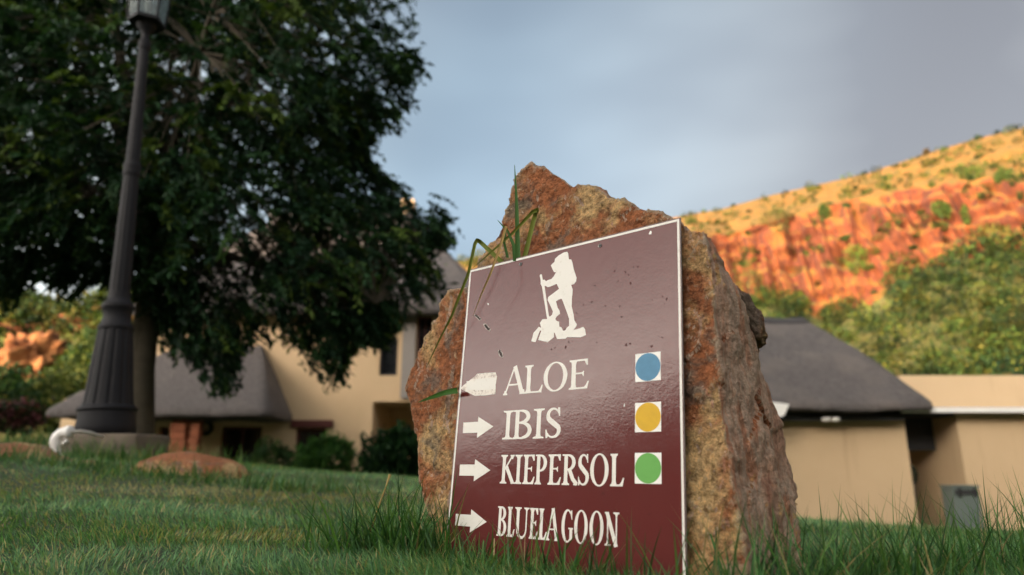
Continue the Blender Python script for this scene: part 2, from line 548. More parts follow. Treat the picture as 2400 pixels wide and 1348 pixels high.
# the valley side behind the camera that keeps the garden in shade
rows = []
AZ = np.linspace(math.radians(150), math.radians(385), 120)      # from the left, round the back, to the right
sun_az = math.degrees(math.atan2(SUN_AZ.y, SUN_AZ.x)) % 360
for r_, k_ in ((34, 0.0), (42, 0.22), (50, 0.55), (56, 0.85), (60, 1.0), (66, 0.97), (85, 0.7), (130, 0.2)):
    row = []
    for a in AZ:
        d = math.degrees(a)
        h = 60 * math.tan(math.radians(float(np.interp(d, [150, 180, 191, 201, 216, 300, 350], [8.0, 8.3, 12.8, 17.2, 22.6, 22.0, 15.0]))))
        h *= 1 - 0.25 * float(sstep(365, 385, d))
        x, y = r_ * math.cos(a), r_ * math.sin(a)
        nz = noise.noise(Vector((x * 0.06, y * 0.06, 2))) * 1.0 + noise.noise(Vector((x * 0.2, y * 0.2, 5))) * 0.4
        row.append((x, y, -1.2 + k_ * (h + 1.2) + nz * min(1, k_ * 2)))
    rows.append(row)
ridge = grid_obj('hillside', rows, M['hill'])
tag(ridge, 'grassy valley side behind the viewer shading the garden', kind='structure')

# ------------------------------------------------------------------ leaves
def leaf_geo(cent, size, tint, droop=0.3, aspect=0.42, r=None, dirs=None):
    """folded diamond leaves: returns verts, quads-as-two-tris, colours"""
    r = r or rng
    n = len(cent)
    size = np.broadcast_to(np.asarray(size, float), (n,))
    if dirs is None:
        d = r.normal(size=(n, 3)); d[:, 2] -= droop * 2
    else:
        d = dirs + r.normal(size=(n, 3)) * 0.5
    d /= np.linalg.norm(d, axis=1)[:, None] + 1e-9
    up = r.normal(size=(n, 3)) * 0.6 + np.array([0, 0, 1.0])
    s = np.cross(d, up); s /= np.linalg.norm(s, axis=1)[:, None] + 1e-9
    nn = np.cross(s, d)
    L_ = size[:, None]
    base = cent - d * L_ * 0.5
    tip = cent + d * L_ * 0.5 - nn * L_ * 0.08
    midp = cent - d * L_ * 0.06
    lf = midp + s * L_ * aspect * 0.5 + nn * L_ * 0.07
    rt = midp - s * L_ * aspect * 0.5 + nn * L_ * 0.07
    V = np.stack([base, rt, tip, lf], 1).reshape(-1, 3)
    i = np.arange(n)[:, None] * 4
    Fq = np.concatenate([i + np.array([[0, 1, 2]]), i + np.array([[0, 2, 3]])], 0)
    Cq = np.repeat(np.clip(tint, 0, 1), 4, axis=0)
    return V, Fq, Cq

def tints(n, cols, w=None, var=0.25, r=None):
    r = r or rng
    cols = np.asarray(cols, float)
    k = r.choice(len(cols), n, p=w)
    return cols[k] * (1 + var * r.normal(size=(n, 1))).clip(0.4, 1.8)

def blob_points(n, c, rad, r=None, shell=0.55, flat=1.0):
    """points through the volume of a lumpy bush, denser towards its outside"""
    r = r or rng
    d = r.normal(size=(n, 3)); d /= np.linalg.norm(d, axis=1)[:, None]
    ph = r.uniform(0, 6.28, 6)
    lump = 1 + 0.16 * np.sin(4 * d[:, 0] + ph[0]) * np.cos(3 * d[:, 2] + ph[1]) + 0.14 * np.sin(7 * d[:, 1] + ph[2] + 5 * d[:, 2]) + 0.08 * np.sin(11 * d[:, 0] + 9 * d[:, 2] + ph[3])
    q = shell + (1 - shell) * r.random(n) ** 0.5
    q *= np.where(r.random(n) < 0.08, 1.12, 1.0)
    return np.asarray(c) + d * (lump * q)[:, None] * np.asarray(rad)

M['bark'] = plain('bark', (0.075, 0.065, 0.048), 0.9, 0.2, 0.35, 9, bump=0.6)

def shrub(name, label, c, rad, n, size, cols, w=None, cat='shrub', group=None, mat_='shrub', droop=0.1, stems=3, base_z=None, aspect=0.45):
    c = np.asarray(c, float)
    bz = float(ground_z(c[0], c[1])) if base_z is None else base_z
    e = empty(name, (c[0], c[1], bz))
    tag(e, label, cat, group)
    pts = blob_points(n, c, rad)
    pts[:, 2] = np.maximum(pts[:, 2], bz + 0.02)
    V, Fq, Cq = leaf_geo(pts, size * rng.uniform(0.7, 1.3, n), tints(n, cols, w), droop, aspect)
    np_mesh('foliage', V, [Fq], M[mat_], e, Cq)
    for k in range(stems):
        a = rng.uniform(0, 6.28)
        t = Vector((c[0] + math.cos(a) * rad[0] * 0.35, c[1] + math.sin(a) * rad[1] * 0.35, c[2] + rad[2] * 0.2))
        g0 = Vector((c[0] + math.cos(a) * 0.08 * rad[0], c[1] + math.sin(a) * 0.08 * rad[1], bz - 0.05))
        tube('stem', [g0, g0.lerp(t, 0.5) + Vector((0, 0, 0.05 * rad[2])), t], [0.05 * rad[0], 0.035 * rad[0], 0.012 * rad[0]], M['bark'], e, 6)
    return e

OLIVE = [(0.040, 0.074, 0.013), (0.078, 0.094, 0.014), (0.020, 0.042, 0.012), (0.115, 0.10, 0.018)]
# wooded foot of the red cliff and scrub on both hills: a mass nobody could count
CV, CF, CC, off = [], [], [], 0
def add_cloud(c, rad, n, size, cols, w=None):
    global off
    pts = blob_points(n, c, rad)
    V, Fq, Cq = leaf_geo(pts, size * rng.uniform(0.7, 1.35, n), tints(n, cols, w, 0.22), 0.1, 0.7)
    CV.append(V); CF.append(Fq + off); CC.append(Cq); off += len(V)
def hill_bushes(nb, u_rng, s_rng, r_rng, per, size, w):
    for _ in range(nb):
        u = rng.uniform(*u_rng); s = rng.uniform(*s_rng)
        p = hill_point(u, s)
        r0 = rng.uniform(*r_rng)
        ww = np.array(w) * rng.dirichlet([0.7, 0.7, 0.7, 0.7]) + 1e-4; ww /= ww.sum()
        sh = 0.35 + 0.95 * rng.random() ** 1.2
        add_cloud((p.x, p.y, p.z + r0 * 0.45), (r0 * rng.uniform(0.9, 1.3), r0, r0 * rng.uniform(0.7, 1.0)), per, size, np.array(OLIVE) * sh, ww)
hill_bushes(300, (1780, 2700), (0.2, 1.04), (1.5, 3.3), 190, 0.55, [1, 0.7, 1.5, 0.3])
hill_bushes(70, (1560, 1800), (0.4, 1.05), (1.2, 2.4), 110, 0.62, [1, 0.6, 1.2, 0.3])
hill_bushes(150, (1600, 2500), (2.02, 2.98), (0.5, 1.5), 50, 0.5, [1.2, 1.0, 1.0, 0.6])
hill_bushes(80, (1640, 2450), (1.05, 2.0), (0.5, 1.5), 60, 0.5, [1, 0.4, 1.2, 0.1])
hill_bushes(230, (-260, 360), (0.35, 2.9), (1.4, 2.9), 120, 0.62, [1, 0.8, 1.4, 0.5])
hill_bushes(60, (-1800, -260), (0.35, 2.9), (1.8, 3.6), 80, 0.8, [1, 0.6, 1.4, 0.3])
hill_bushes(110, (1050, 1600), (0.25, 1.02), (1.4, 3.2), 90, 0.7, [1, 0.7, 1.5, 0.3])
hill_bushes(60, (900, 1180), (1.0, 2.95), (1.2, 2.4), 60, 0.7, [1, 1, 0.6, 0.8])
shr = np_mesh('hillside_scrub', np.concatenate(CV), [np.concatenate(CF)], M['shrub'], None, np.concatenate(CC))
tag(shr, 'mass of olive and yellow bushes covering the hillsides', 'scrub', kind='stuff')

def on_hill(u, v, s_lo=0.2, s_hi=2.95):
    """walk up the hill in column u until it shows at height v"""
    best = None
    for s in np.linspace(s_lo, s_hi, 240):
        p = hill_point(u, s)
        q = p - Vector((0, 0, CAM_Z))
        yy = (q.z * CP - q.y * SP) / (q.y * CP + q.z * SP)
        e = abs((674 - 1600 * yy) - v)
        if best is None or e < best[0]: best = (e, p)
    return best[1]
GREEN = [(0.06, 0.10, 0.018), (0.10, 0.135, 0.022), (0.035, 0.065, 0.016)]
for (u, v, rx, rz, cols, lab) in (
    (2003, 610, 2.2, 2.9, [(0.09, 0.16, 0.02), (0.14, 0.19, 0.025), (0.05, 0.09, 0.018)], 'bright green bushy tree growing alone in the middle of the red cliff'),
    (1812, 512, 3.4, 1.9, [(0.10, 0.095, 0.025), (0.13, 0.115, 0.03), (0.06, 0.06, 0.02)], 'wide brownish green bush on the cliff edge just beyond the rock'),
    (1928, 497, 1.2, 2.0, GREEN, 'narrow dark shrub in a cleft at the top of the cliff'),
    (2275, 408, 2.2, 1.4, GREEN, 'dark rounded bush on the cliff top below the skyline'),
    (2345, 412, 1.6, 1.5, GREEN, 'dark bush on the cliff top close to the frame edge'),
    (2200, 488, 1.6, 1.6, GREEN, 'green bush on a ledge of the upper cliff'),
    (2265, 505, 1.0, 1.9, GREEN, 'tall thin green shrub on the cliff face'),
    (2330, 545, 3.0, 1.9, [(0.16, 0.17, 0.03), (0.22, 0.18, 0.04), (0.08, 0.10, 0.02)], 'big yellow green bush at the cliff foot by the frame edge'),
    (2168, 348, 0.8, 1.1, [(0.10, 0.07, 0.03), (0.07, 0.05, 0.02)], 'small lone brown bush standing on the golden skyline'),
    (1755, 668, 2.8, 3.6, [(0.07, 0.085, 0.018), (0.05, 0.06, 0.015), (0.10, 0.10, 0.02)], 'shady dark tree under the cliff right beside the rock'),
    (1872, 700, 2.1, 1.9, [(0.12, 0.15, 0.022), (0.16, 0.17, 0.03), (0.06, 0.08, 0.018)], 'green bush at the cliff foot above the thatched ridge')):
    p = on_hill(u, v + 8)
    p.y -= 0.6
    shrub('cliff_bush', lab, (p.x, p.y, p.z + rz * 0.2), (rx * 0.9, rx * 0.8, rz), 520, 0.55, cols, None, 'bush', 'bushes on the red cliff', base_z=p.z - rz, stems=2)

# orange outcrop on the far hill beyond the lamp post
def rock_lump(name, c, rad, m, seed, amp=0.18, freq=1.6, sub=4, parent=None, smooth=True, flat_bottom=None, octaves=4):
    bm = bmesh.new()
    bmesh.ops.create_icosphere(bm, subdivisions=sub, radius=1.0)
    o3 = Vector((seed * 3.1, seed * 1.7, seed * 0.9))
    for vtx in bm.verts:
        d = vtx.co.normalized()
        k = 1 + amp * noise.fractal(d * freq + o3, 0.9, 2.1, octaves)
        p = Vector((d.x * rad[0], d.y * rad[1], d.z * rad[2])) * k
        if flat_bottom is not None: p.z = max(p.z, flat_bottom)
        vtx.co = p + Vector(c)
    return bm_obj(name, bm, m, parent, smooth)
b = NB('lit_outcrop')
v = b.coord()
nn_ = b.noise(v, 0.5, 6, 0.65)
b.set(Base_Color=b.ramp(nn_, [(0.34, (0.06, 0.02, 0.007)), (0.5, (0.22, 0.075, 0.018)), (0.66, (0.30, 0.13, 0.04))]), Roughness=0.95)
b.bump(b.noise(v, 1.5, 6, 0.7), 0.8, 0.5)
M['outcrop'] = b.m
p = on_hill(108, 858)
o = rock_lump('rock_outcrop', (p.x, p.y - 2.5, p.z), (3.7, 3.2, 3.1), M['outcrop'], 3, 0.6, 2.3, 5)
tag(o, 'sunlit orange rock outcrop among bushes on the hill beyond the lamp post', 'rock')

# ------------------------------------------------------------------ houses
b = NB('tan_plaster')
v = b.coord()
c = b.mix(b.noise(v, 0.7, 6, 0.6), (0.52, 0.375, 0.22), (0.62, 0.455, 0.28))
drip = b.step(b.noise(b.coord(scale=(2.5, 2.5, 0.25)), 1.4, 5, 0.6), 0.56, 0.8)
c = b.mix(b.math('MULTIPLY', drip, 0.4), c, (0.36, 0.24, 0.14))
sepz = b.n('ShaderNodeSeparateXYZ', {0: b.n('ShaderNodeTexCoord').outputs['Object']})
b.set(Base_Color=c, Roughness=0.92)
b.bump(b.noise(v, 26, 6, 0.7), 0.35, 0.02)
M['plaster'] = b.m
b = NB('old_thatch')
v = b.coord(scale=(6, 6, 0.7))
t1 = b.noise(v, 1.6, 7, 0.72)
t2 = b.noise(b.coord(), 0.8, 5, 0.6)
c = b.mix(t1, (0.030, 0.027, 0.027), (0.180, 0.160, 0.155))
c = b.mix(b.math('MULTIPLY', b.step(t2, 0.5, 0.72), 0.6), c, (0.17, 0.145, 0.13))
b.set(Base_Color=c, Roughness=0.95)
b.bump(t1, 1.0, 0.08)
M['thatch'] = b.m
M['ridge_cap'] = plain('ridge_cement', (0.06, 0.058, 0.062), 0.85, 0.2, 0.25, 3)
M['dark_wood'] = plain('dark_red_timber', (0.085, 0.022, 0.018), 0.6, 0.3, 0.3, 5)
M['glass'] = plain('dark_window_glass', (0.012, 0.014, 0.016), 0.12, 0.5, 0.2, 2)
M['interior'] = plain('dim_interior', (0.05, 0.042, 0.035), 0.9, 0.1, 0.3, 2)
M['red_stone'] = plain('red_stone', (0.27, 0.095, 0.05), 0.9, 0.2, 0.45, 6, bump=0.5)
M['white_paint'] = plain('white_paint', (0.78, 0.77, 0.74), 0.5, 0.4, 0.08, 3)
M['grey_paint'] = plain('grey_paint', (0.26, 0.235, 0.215), 0.6, 0.3, 0.1, 3)
M['steel'] = plain('pale_steel', (0.62, 0.62, 0.60), 0.45, 0.5, 0.1, 3, 0.3)
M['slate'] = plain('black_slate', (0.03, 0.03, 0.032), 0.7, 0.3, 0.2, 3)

def wall(name, x0, x1, z0, z1, y0, y1, openings, m, parent):
    xs = sorted({x0, x1, *[o[0] for o in openings], *[o[1] for o in openings]})
    zs = sorted({z0, z1, *[o[2] for o in openings], *[o[3] for o in openings]})
    xs = [x for x in xs if x0 <= x <= x1]; zs = [z for z in zs if z0 <= z <= z1]
    bm = bmesh.new()
    for i in range(len(xs) - 1):
        for j in range(len(zs) - 1):
            cx, cz = (xs[i] + xs[i + 1]) / 2, (zs[j] + zs[j + 1]) / 2
            if any(o[0] < cx < o[1] and o[2] < cz < o[3] for o in openings): continue
            box_bm(bm, (xs[i], y0, zs[j]), (xs[i + 1], y1, zs[j + 1]))
    return bm_obj(name, bm, m, parent)

def thatch(name, eave, ridge, ze, zr, m, parent, thick=0.24, bow=0.06, seed=1, sag=0.0):
    x0, x1, y0, y1 = eave; rx0, rx1, ry = ridge
    per = []
    N = 44
    rc = min(0.5, (y1 - y0) * 0.12)
    for k in range(N): per.append((x0 + (x1 - x0) * k / N, y0))
    for k in range(N // 2): per.append((x1, y0 + (y1 - y0) * 2 * k / N))
    for k in range(N): per.append((x1 - (x1 - x0) * k / N, y1))
    for k in range(N // 2): per.append((x0, y1 - (y1 - y0) * 2 * k / N))
    per2 = []
    for (x, y) in per:                       # soften the corners
        dx = max(0, abs(x - (x0 + x1) / 2) - ((x1 - x0) / 2 - rc)); dy = max(0, abs(y - (y0 + y1) / 2) - ((y1 - y0) / 2 - rc))
        if dx > 0 and dy > 0:
            k = rc / max(rc, math.hypot(dx, dy))
            sx = 1 if x > (x0 + x1) / 2 else -1; sy = 1 if y > (y0 + y1) / 2 else -1
            x -= sx * dx * (1 - k); y -= sy * dy * (1 - k)
        per2.append((x, y))
    rows = []
    cx, cy = (x0 + x1) / 2, (y0 + y1) / 2
    def lev(t, dz, inset=0.0):
        row = []
        for (x, y) in per2:
            qx = rx0 + (x - x0) / (x1 - x0) * (rx1 - rx0)
            px = x + (cx - x) * inset; py = y + (cy - y) * inset
            X = px + (qx - px) * t; Y = py + (ry - py) * t
            Z = ze + (zr - ze) * (t + bow * math.sin(math.pi * t)) + dz - sag * math.sin(math.pi * (x - x0) / (x1 - x0)) * (1 - t)
            q = Vector((X * 0.9 + seed, Y * 0.9, Z * 0.9))
            Z += 0.05 * noise.noise(q) + 0.03 * noise.noise(q * 3.3)
            row.append((X, Y, Z))
        return row
    rows.append(lev(0.0, -thick * 0.55, 0.5))
    rows.append(lev(0.0, -thick * 0.8, 0.06))
    rows.append(lev(0.0, -thick, 0.012))
    rows.append(lev(0.0, -thick * 0.55, 0.0))
    rows.append(lev(0.012, 0.0, 0.0))
    for t in np.linspace(0.06, 1.0, 22): rows.append(lev(t, 0.0))
    return grid_obj(name, rows, m, parent, closed=True)

# --- house beyond the lamp post
GL = -0.70
X = lambda u, Y, v=1000: P(u, v, Y).x
Z = lambda v, Y: P(1200, v, Y).z
house = empty('thatched_house', (X(600, 22), 22, GL))
tag(house, 'two storey tan plaster house with grey thatched roofs behind the tree', 'house')
YW = 21.5
door1 = (X(520, YW), X(615, YW), GL, Z(1000, YW))
door2 = (X(694, YW), X(764, YW), GL, Z(1004, YW))
win1 = (X(376, YW), X(398, YW), Z(1034, YW), Z(1000, YW))
xr = X(872, YW)
ztop = Z(712, YW)
wall('wall', X(140, YW), xr, GL - 0.3, Z(935, YW), YW, YW + 0.35, [door1, door2, win1], M['plaster'], house)
win2 = (X(889, YW, 850), X(931, YW, 850), Z(880, YW), Z(792, YW))
frm = (X(977, YW, 800), X(1012, YW, 800), Z(935, YW) + 0.02, Z(742, YW))
wall('upper_wall', X(338, YW), X(1160, YW), Z(935, YW), ztop, YW, YW + 0.35, [win2, frm], M['plaster'], house)
# veranda recess behind the rock side: back wall, floor slab beam, side return
wall('veranda_wall', xr - 0.1, X(1160, 25), GL - 0.3, Z(935, YW), 24.6, 24.9, [], M['plaster'], house)
box('slab_edge', (xr + 0.01, YW - 0.06, Z(942, YW)), (X(1160, YW), YW + 3.2, Z(935, YW) - 0.002), M['plaster'], house)
box('side_wall', (xr - 0.35, YW + 0.352, GL - 0.3), (xr - 0.002, 24.59, Z(935, YW)), M['plaster'], house)
box('end_wall', (X(1150, YW), YW, GL - 0.3), (X(1160, YW), 24.59, Z(942, YW) - 0.01), M['plaster'], house)
def joinery(name, o, y, m_frame, parent, mull=1, door=False):
    x0, x1, z0, z1 = o
    w = 0.07
    bm = bmesh.new()
    box_bm(bm, (x0 + .002, y, z0), (x0 + w, y + .08, z1 - .002)); box_bm(bm, (x1 - w, y, z0), (x1 - .002, y + .08, z1 - .002))
    box_bm(bm, (x0 + w, y, z1 - w), (x1 - w, y + .08, z1 - .003)); box_bm(bm, (x0 + w, y, z0 + .001), (x1 - w, y + .08, z0 + w * (3 if door else 1)))
    for k in range(mull):
        cx = x0 + (x1 - x0) * (k + 1) / (mull + 1)
        box_bm(bm, (cx - .03, y + .005, z0 + w), (cx + .03, y + .075, z1 - w))
    f = bm_obj(name, bm, m_frame, parent)
    for k in range(mull + 1):
        a = x0 + (x1 - x0) * k / (mull + 1); c_ = x0 + (x1 - x0) * (k + 1) / (mull + 1)
        box('pane', (a + .035, y + .03, z0 + w * .6), (c_ - .035, y + .045, z1 - w * .6), M['glass'], f)
    return f
joinery('door', door1, YW + .12, M['dark_wood'], house, 1, True)
joinery('door', door2, YW + .12, M['dark_wood'], house, 0, True)
joinery('window', win1, YW + .12, M['dark_wood'], house, 0)
joinery('window', win2, YW + .12, M['slate'], house, 0)
joinery('balcony_door', frm, YW + .08, M['dark_wood'], house, 1, True)
box('lintel', (X(683, YW), YW - 0.10, Z(1003, YW)), (X(781, YW), YW - 0.002, Z(985, YW)), M['dark_wood'], house, 0.012)
box('corner_pillar', (X(945, YW, 800), YW - 0.16, Z(935, YW) + .003), (X(975, YW, 800), YW - 0.003, ztop), M['grey_paint'], house, 0.01)
# upper roof
thatch('roof', (X(300, 20.9, 720), X(1175, 20.9, 720), 20.7, 30.5), (X(640, 25.5, 500), X(965, 25.5, 500), 25.6), Z(716, 20.9), Z(512, 25.5), M['thatch'], house, 0.3, 0.02, 3)
rt = [o for o in house.children if o.name.startswith('roof')][0]
tube('ridge_cap', [(X(630, 25.5, 500), 25.6, Z(512, 25.6) + .02), (X(800, 25.5, 500), 25.6, Z(512, 25.6) + .06), (X(975, 25.5, 500), 25.6, Z(512, 25.6) + .02)], 0.2, M['ridge_cap'], rt, 10)
box('chimney', (X(940, 26.2, 490), 26.0, Z(540, 26.2)), (X(972, 26.2, 490), 26.55, Z(470, 26.2)), M['plaster'], rt, 0.03)
# porch roof and pillars
pr = thatch('porch_roof', (X(100, 19.2, 975), X(692, YW, 970), 19.1, YW - 0.02), (X(420, YW, 815), X(615, YW, 815), YW - 0.03), Z(962, 19.2), Z(812, YW), M['thatch'], house, 0.18, 0.03, 8)
for (u0, u1) in ((406, 440), (449, 471)):
    zc = Z(985, 19.6)
    bm = bmesh.new()
    zz = GL - 0.2
    k = 0
    while zz < zc:                       # rough courses of stone, each proud by a little
        h = random.uniform(0.16, 0.26)
        j = random.uniform(-0.025, 0.025)
        box_bm(bm, (X(u0, 19.6) + j, 19.5 + j, zz), (X(u1, 19.6) + j * .5, 19.5 + (X(u1, 19.6) - X(u0, 19.6)) + j, min(zz + h - .012, zc)), 0.02)
        zz += h; k += 1
    bm_obj('pillar', bm, M['red_stone'], house)
# wreath hanging by the porch door
bm = bmesh.new()
N1, N2 = 28, 8
wc = Vector((X(481, YW - .08), YW - 0.09, Z(1003, YW)))
vs = []
for i in range(N1):
    for j in range(N2):
        a, c_ = 6.283 * i / N1, 6.283 * j / N2
        rr = 0.19 + (0.065 + 0.02 * random.random()) * math.cos(c_)
        vs.append(bm.verts.new(wc + Vector((rr * math.cos(a), 0.06 * math.sin(c_), rr * math.sin(a)))))
for i in range(N1):
    for j in range(N2):
        bm.faces.new([vs[i * N2 + j], vs[((i + 1) % N1) * N2 + j], vs[((i + 1) % N1) * N2 + (j + 1) % N2], vs[i * N2 + (j + 1) % N2]])
M['wreath'] = plain('dry_wreath', (0.035, 0.04, 0.022), 0.9, 0.2, 0.4, 30)
tag(bm_obj('wreath', bm, M['wreath']), 'dark round wreath hung on the wall between porch pillars and door', 'wreath')

# --- low thatched building past the rock
GR = -1.34
YB = 15.3
rond = empty('thatched_lodge', (X(2000, YB), YB, GR))
tag(rond, 'low tan building with a grey hipped thatch roof beyond the rock', 'building')
wall('wall', X(1560, YB), X(2128, YB, 1050), GR - 0.3, Z(972, YB), YB, YB + 0.3, [], M['plaster'], rond)
box('side_wall', (X(2128, YB, 1050) - 0.3, YB + .302, GR - .3), (X(2128, YB, 1050) - .003, 19.5, Z(972, YB)), M['plaster'], rond)
rf = thatch('roof', (X(1480, 14.7, 965), X(2204, 14.7, 965), 14.55, 20.6), (X(1745, 17.4, 745), X(1890, 17.4, 745), 17.5), Z(946, 14.6), Z(752, 17.5), M['thatch'], rond, 0.15, 0.06, 5)
rp = []
for k in range(9):
    u = 1738 + 165 * k / 8
    rp.append((X(u, 17.4, 745), 17.5, Z(757, 17.5) - (0.12 if k in (0, 8) else 0.0) + 0.03 * math.sin(k)))
tube('ridge_cap', rp, [0.10, .14, .15, .15, .15, .15, .15, .14, .09], M['ridge_cap'], rf, 10)
box('soffit_board', (X(1560, 14.9), 14.95, Z(986, 14.95)), (X(2126, 14.9), 15.02, Z(972, 14.95)), M['slate'], rond)
# twin floodlight and white gutter end under the eaves
fl = empty('floodlight', (X(1947, 14.9), 14.9, Z(986, 14.9)))
tag(fl, 'small white twin floodlight under the thatch eave', 'lamp')
for k, u in enumerate((1937, 1959)):
    rock_lump('lamp_head', (X(u, 14.88), 14.86, Z(983, 14.86)), (0.10, 0.09, 0.055), M['white_paint'], k + 2, 0.05, 1.0, 2, fl)
box('bracket', (X(1944, 14.9), 14.90, Z(985, 14.9)), (X(1952, 14.9), 14.94, Z(976, 14.9)), M['white_paint'], fl)
bm = bmesh.new()
q = [P(1800, 941, 14.4), P(1850, 947, 14.4), P(1838, 975, 14.4), P(1800, 985, 14.4)]
vs0 = [bm.verts.new(p_) for p_ in q]; vs1 = [bm.verts.new(p_ + Vector((0, 0.16, 0))) for p_ in q]
bm.faces.new(vs0); bm.faces.new(vs1[::-1])
for k in range(4): bm.faces.new([vs0[(k + 1) % 4], vs0[k], vs1[k], vs1[(k + 1) % 4]])
g_ = bm_obj('gutter_end', bm, M['white_paint'])
tag(g_, 'white gutter end box jutting from the eave behind the rock', 'gutter')
gp = P(1806, 985, 14.42)
tube('downpipe', [(gp.x, 14.48, gp.z + .05), (gp.x, 14.5, gp.z - .05), (gp.x, 15.2, gp.z - .35), (gp.x, 15.22, float(ground_z(gp.x, 15.2)) - 0.05)], 0.04, M['white_paint'], g_, 8)

# --- flat roofed annexe with a dark passage
ann = empty('annexe', (X(2330, YB), YB, GR))
tag(ann, 'tan annexe with a dark passage and a pale metal roof edge', 'building')
xa0, xa1 = X(2244, YB, 1000), X(3000, YB, 1000)
wall('wall', xa0, xa1, GR - .3, Z(968, YB), YB, YB + .3, [], M['plaster'], ann)
# slightly battered jamb
box('jamb', (xa0 + .003, YB + .302, GR - .3), (xa0 + .25, 18.4, Z(968, YB)), M['plaster'], ann)
wall('passage_wall', X(2100, 18.6), X(2330, 18.6), GR - .3, Z(962, YB), 18.6, 18.8, [], M['plaster'], ann)
box('passage_ceiling', (X(2128, YB, 1050) + .01, YB + .05, Z(975, YB)), (xa0 - .002, 18.58, Z(966, YB)), M['slate'], ann)
wall('parapet', X(2115, 16.6, 930), X(3000, 16.6, 930), Z(968, 16.2), Z(880, 16.6), 16.6, 16.85, [], M['plaster'], ann)
# corrugated roof edge: wavy sheet plus fascia
cols = 420
xx = np.linspace(X(2085, 15.0, 960), X(3000, 15.0, 960), cols)
wv = 0.022 * np.sin(np.arange(cols) * 2 * math.pi / 7.0)
rows_ = []
for (y_, z_) in ((15.02, Z(957, 15.0)), (15.6, Z(957, 15.0) + .05), (16.58, Z(957, 15.0) + .12)):
    rows_.append(np.stack([xx, np.full(cols, y_), z_ + wv], -1))
rows_.append(rows_[-1] + np.array([0, 0, -0.012])); rows_.append(rows_[0] + np.array([0, 0.004, -0.012])); rows_.append(rows_[0])
grid_obj('roof_sheet', rows_, M['steel'], ann, smooth=False)
box('gutter', (X(2115, 14.9, 960), 14.90, Z(967, 14.9)), (X(3000, 14.9, 960), 15.01, Z(957, 14.9)), M['white_paint'], ann, 0.01)
box('fascia', (X(2128, 15.1, 960), 15.10, Z(970, 15.1)), (X(3000, 15.1, 960), 15.14, Z(962, 15.1)), M['slate'], ann)
box('shade_board', (X(2128, YB, 1050) + .012, 16.2, Z(1056, 16.2)), (xa0 - .004, 16.26, Z(975, YB) - .003), M['slate'], ann)  # added black board standing in for the shadow under the passage head
# cabinet standing in the passage mouth
cb = empty('utility_cabinet', (X(2232, 14.7), 14.7, GR))
tag(cb, 'small pale green metal cabinet against the annexe wall by the passage', 'cabinet')
cz1, cz0 = Z(1142, 14.7), GR - 0.02
M['pale_green'] = plain('pale_green_metal', (0.12, 0.15, 0.135), 0.5, 0.4, 0.1, 4)
box('body', (X(2203, 14.7), 14.6, cz0), (X(2262, 14.7), 15.0, cz1), M['pale_green'], cb, 0.015)
box('top_rail', (X(2203, 14.7) + .03, 14.57, cz1 - .14), (X(2262, 14.7) - .03, 14.597, cz1 - .05), M['slate'], cb)
box('lid', (X(2201, 14.7), 14.56, cz1 + .002), (X(2264, 14.7), 15.03, cz1 + .04), M['pale_green'], cb, 0.008)
for k in range(2):
    xh = X(2215 + 34 * k, 14.7)
    box('handle', (xh, 14.535, cz1 - .19), (xh + .03, 14.598, cz1 - .02), M['slate'], cb)
# leaning broom handle by the passage wall
br = empty('broom', (X(2152, 15.9), 15.9, GR))
tag(br, 'dark broom leaning against the passage wall', 'broom')
tube('handle', [P(2150, 1190, 15.9), P(2138, 1105, 16.2)], 0.025, M['slate'], br)
rock_lump('head', P(2140, 1112, 16.15), (0.10, 0.08, 0.22), M['wreath'], 9, 0.2, 2, 3, br)

# ------------------------------------------------------------------ shrubs round the house
DG = [(0.022, 0.058, 0.020), (0.032, 0.080, 0.022), (0.05, 0.10, 0.025), (0.012, 0.034, 0.014)]
def px_shrub(name, label, u0, u1, v0, v1, Y, n, size, cols, **k):
    c_ = P((u0 + u1) / 2, (v0 + v1) / 2, Y)
    rx = (X(u1, Y, v1) - X(u0, Y, v1)) / 2; rz = (Z(v0, Y) - Z(v1, Y)) / 2
    return shrub(name, label, (c_.x, c_.y, c_.z), (rx, rx * 0.8, rz), n, size, cols, **k)
px_shrub('shrub', 'dark feathery shrub between the porch door and the red lintel door', 585, 690, 1035, 1150, 17, 1700, 0.16, DG, aspect=0.25)
px_shrub('shrub', 'bright green grassy bush in front of the door with red lintel', 695, 832, 1020, 1170, 15, 2600, 0.2, [(0.05, 0.14, 0.03), (0.08, 0.18, 0.04), (0.03, 0.085, 0.022)], aspect=0.2, droop=-0.2)
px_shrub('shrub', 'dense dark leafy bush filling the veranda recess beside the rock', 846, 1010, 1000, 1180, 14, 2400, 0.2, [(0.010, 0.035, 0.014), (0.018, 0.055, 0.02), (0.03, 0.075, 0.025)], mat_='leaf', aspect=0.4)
px_shrub('flowering_shrub', 'low bush with dusky pink flowers at the far edge of the lawn', -60, 92, 938, 1015, 13.5, 1500, 0.11, [(0.16, 0.055, 0.075), (0.05, 0.05, 0.03), (0.22, 0.08, 0.10), (0.03, 0.05, 0.025)], aspect=0.7)
TG = [(0.06, 0.085, 0.02), (0.10, 0.11, 0.022), (0.035, 0.06, 0.018)]
px_shrub('garden_tree', 'dark green tree below the hill at the very edge of the view', -190, 70, 840, 1010, 36, 3200, 0.3, DG, cat='tree', aspect=0.6)
px_shrub('garden_tree', 'mid green tree right beside the lamp post base', 60, 260, 860, 1010, 40, 3000, 0.32, TG, cat='tree', aspect=0.6)
px_shrub('garden_tree', 'olive tree peeping out behind the lamp post collar', 170, 330, 740, 930, 62, 2600, 0.5, OLIVE[:3], cat='tree', aspect=0.6)
c_ = P(2440, 872, 24)
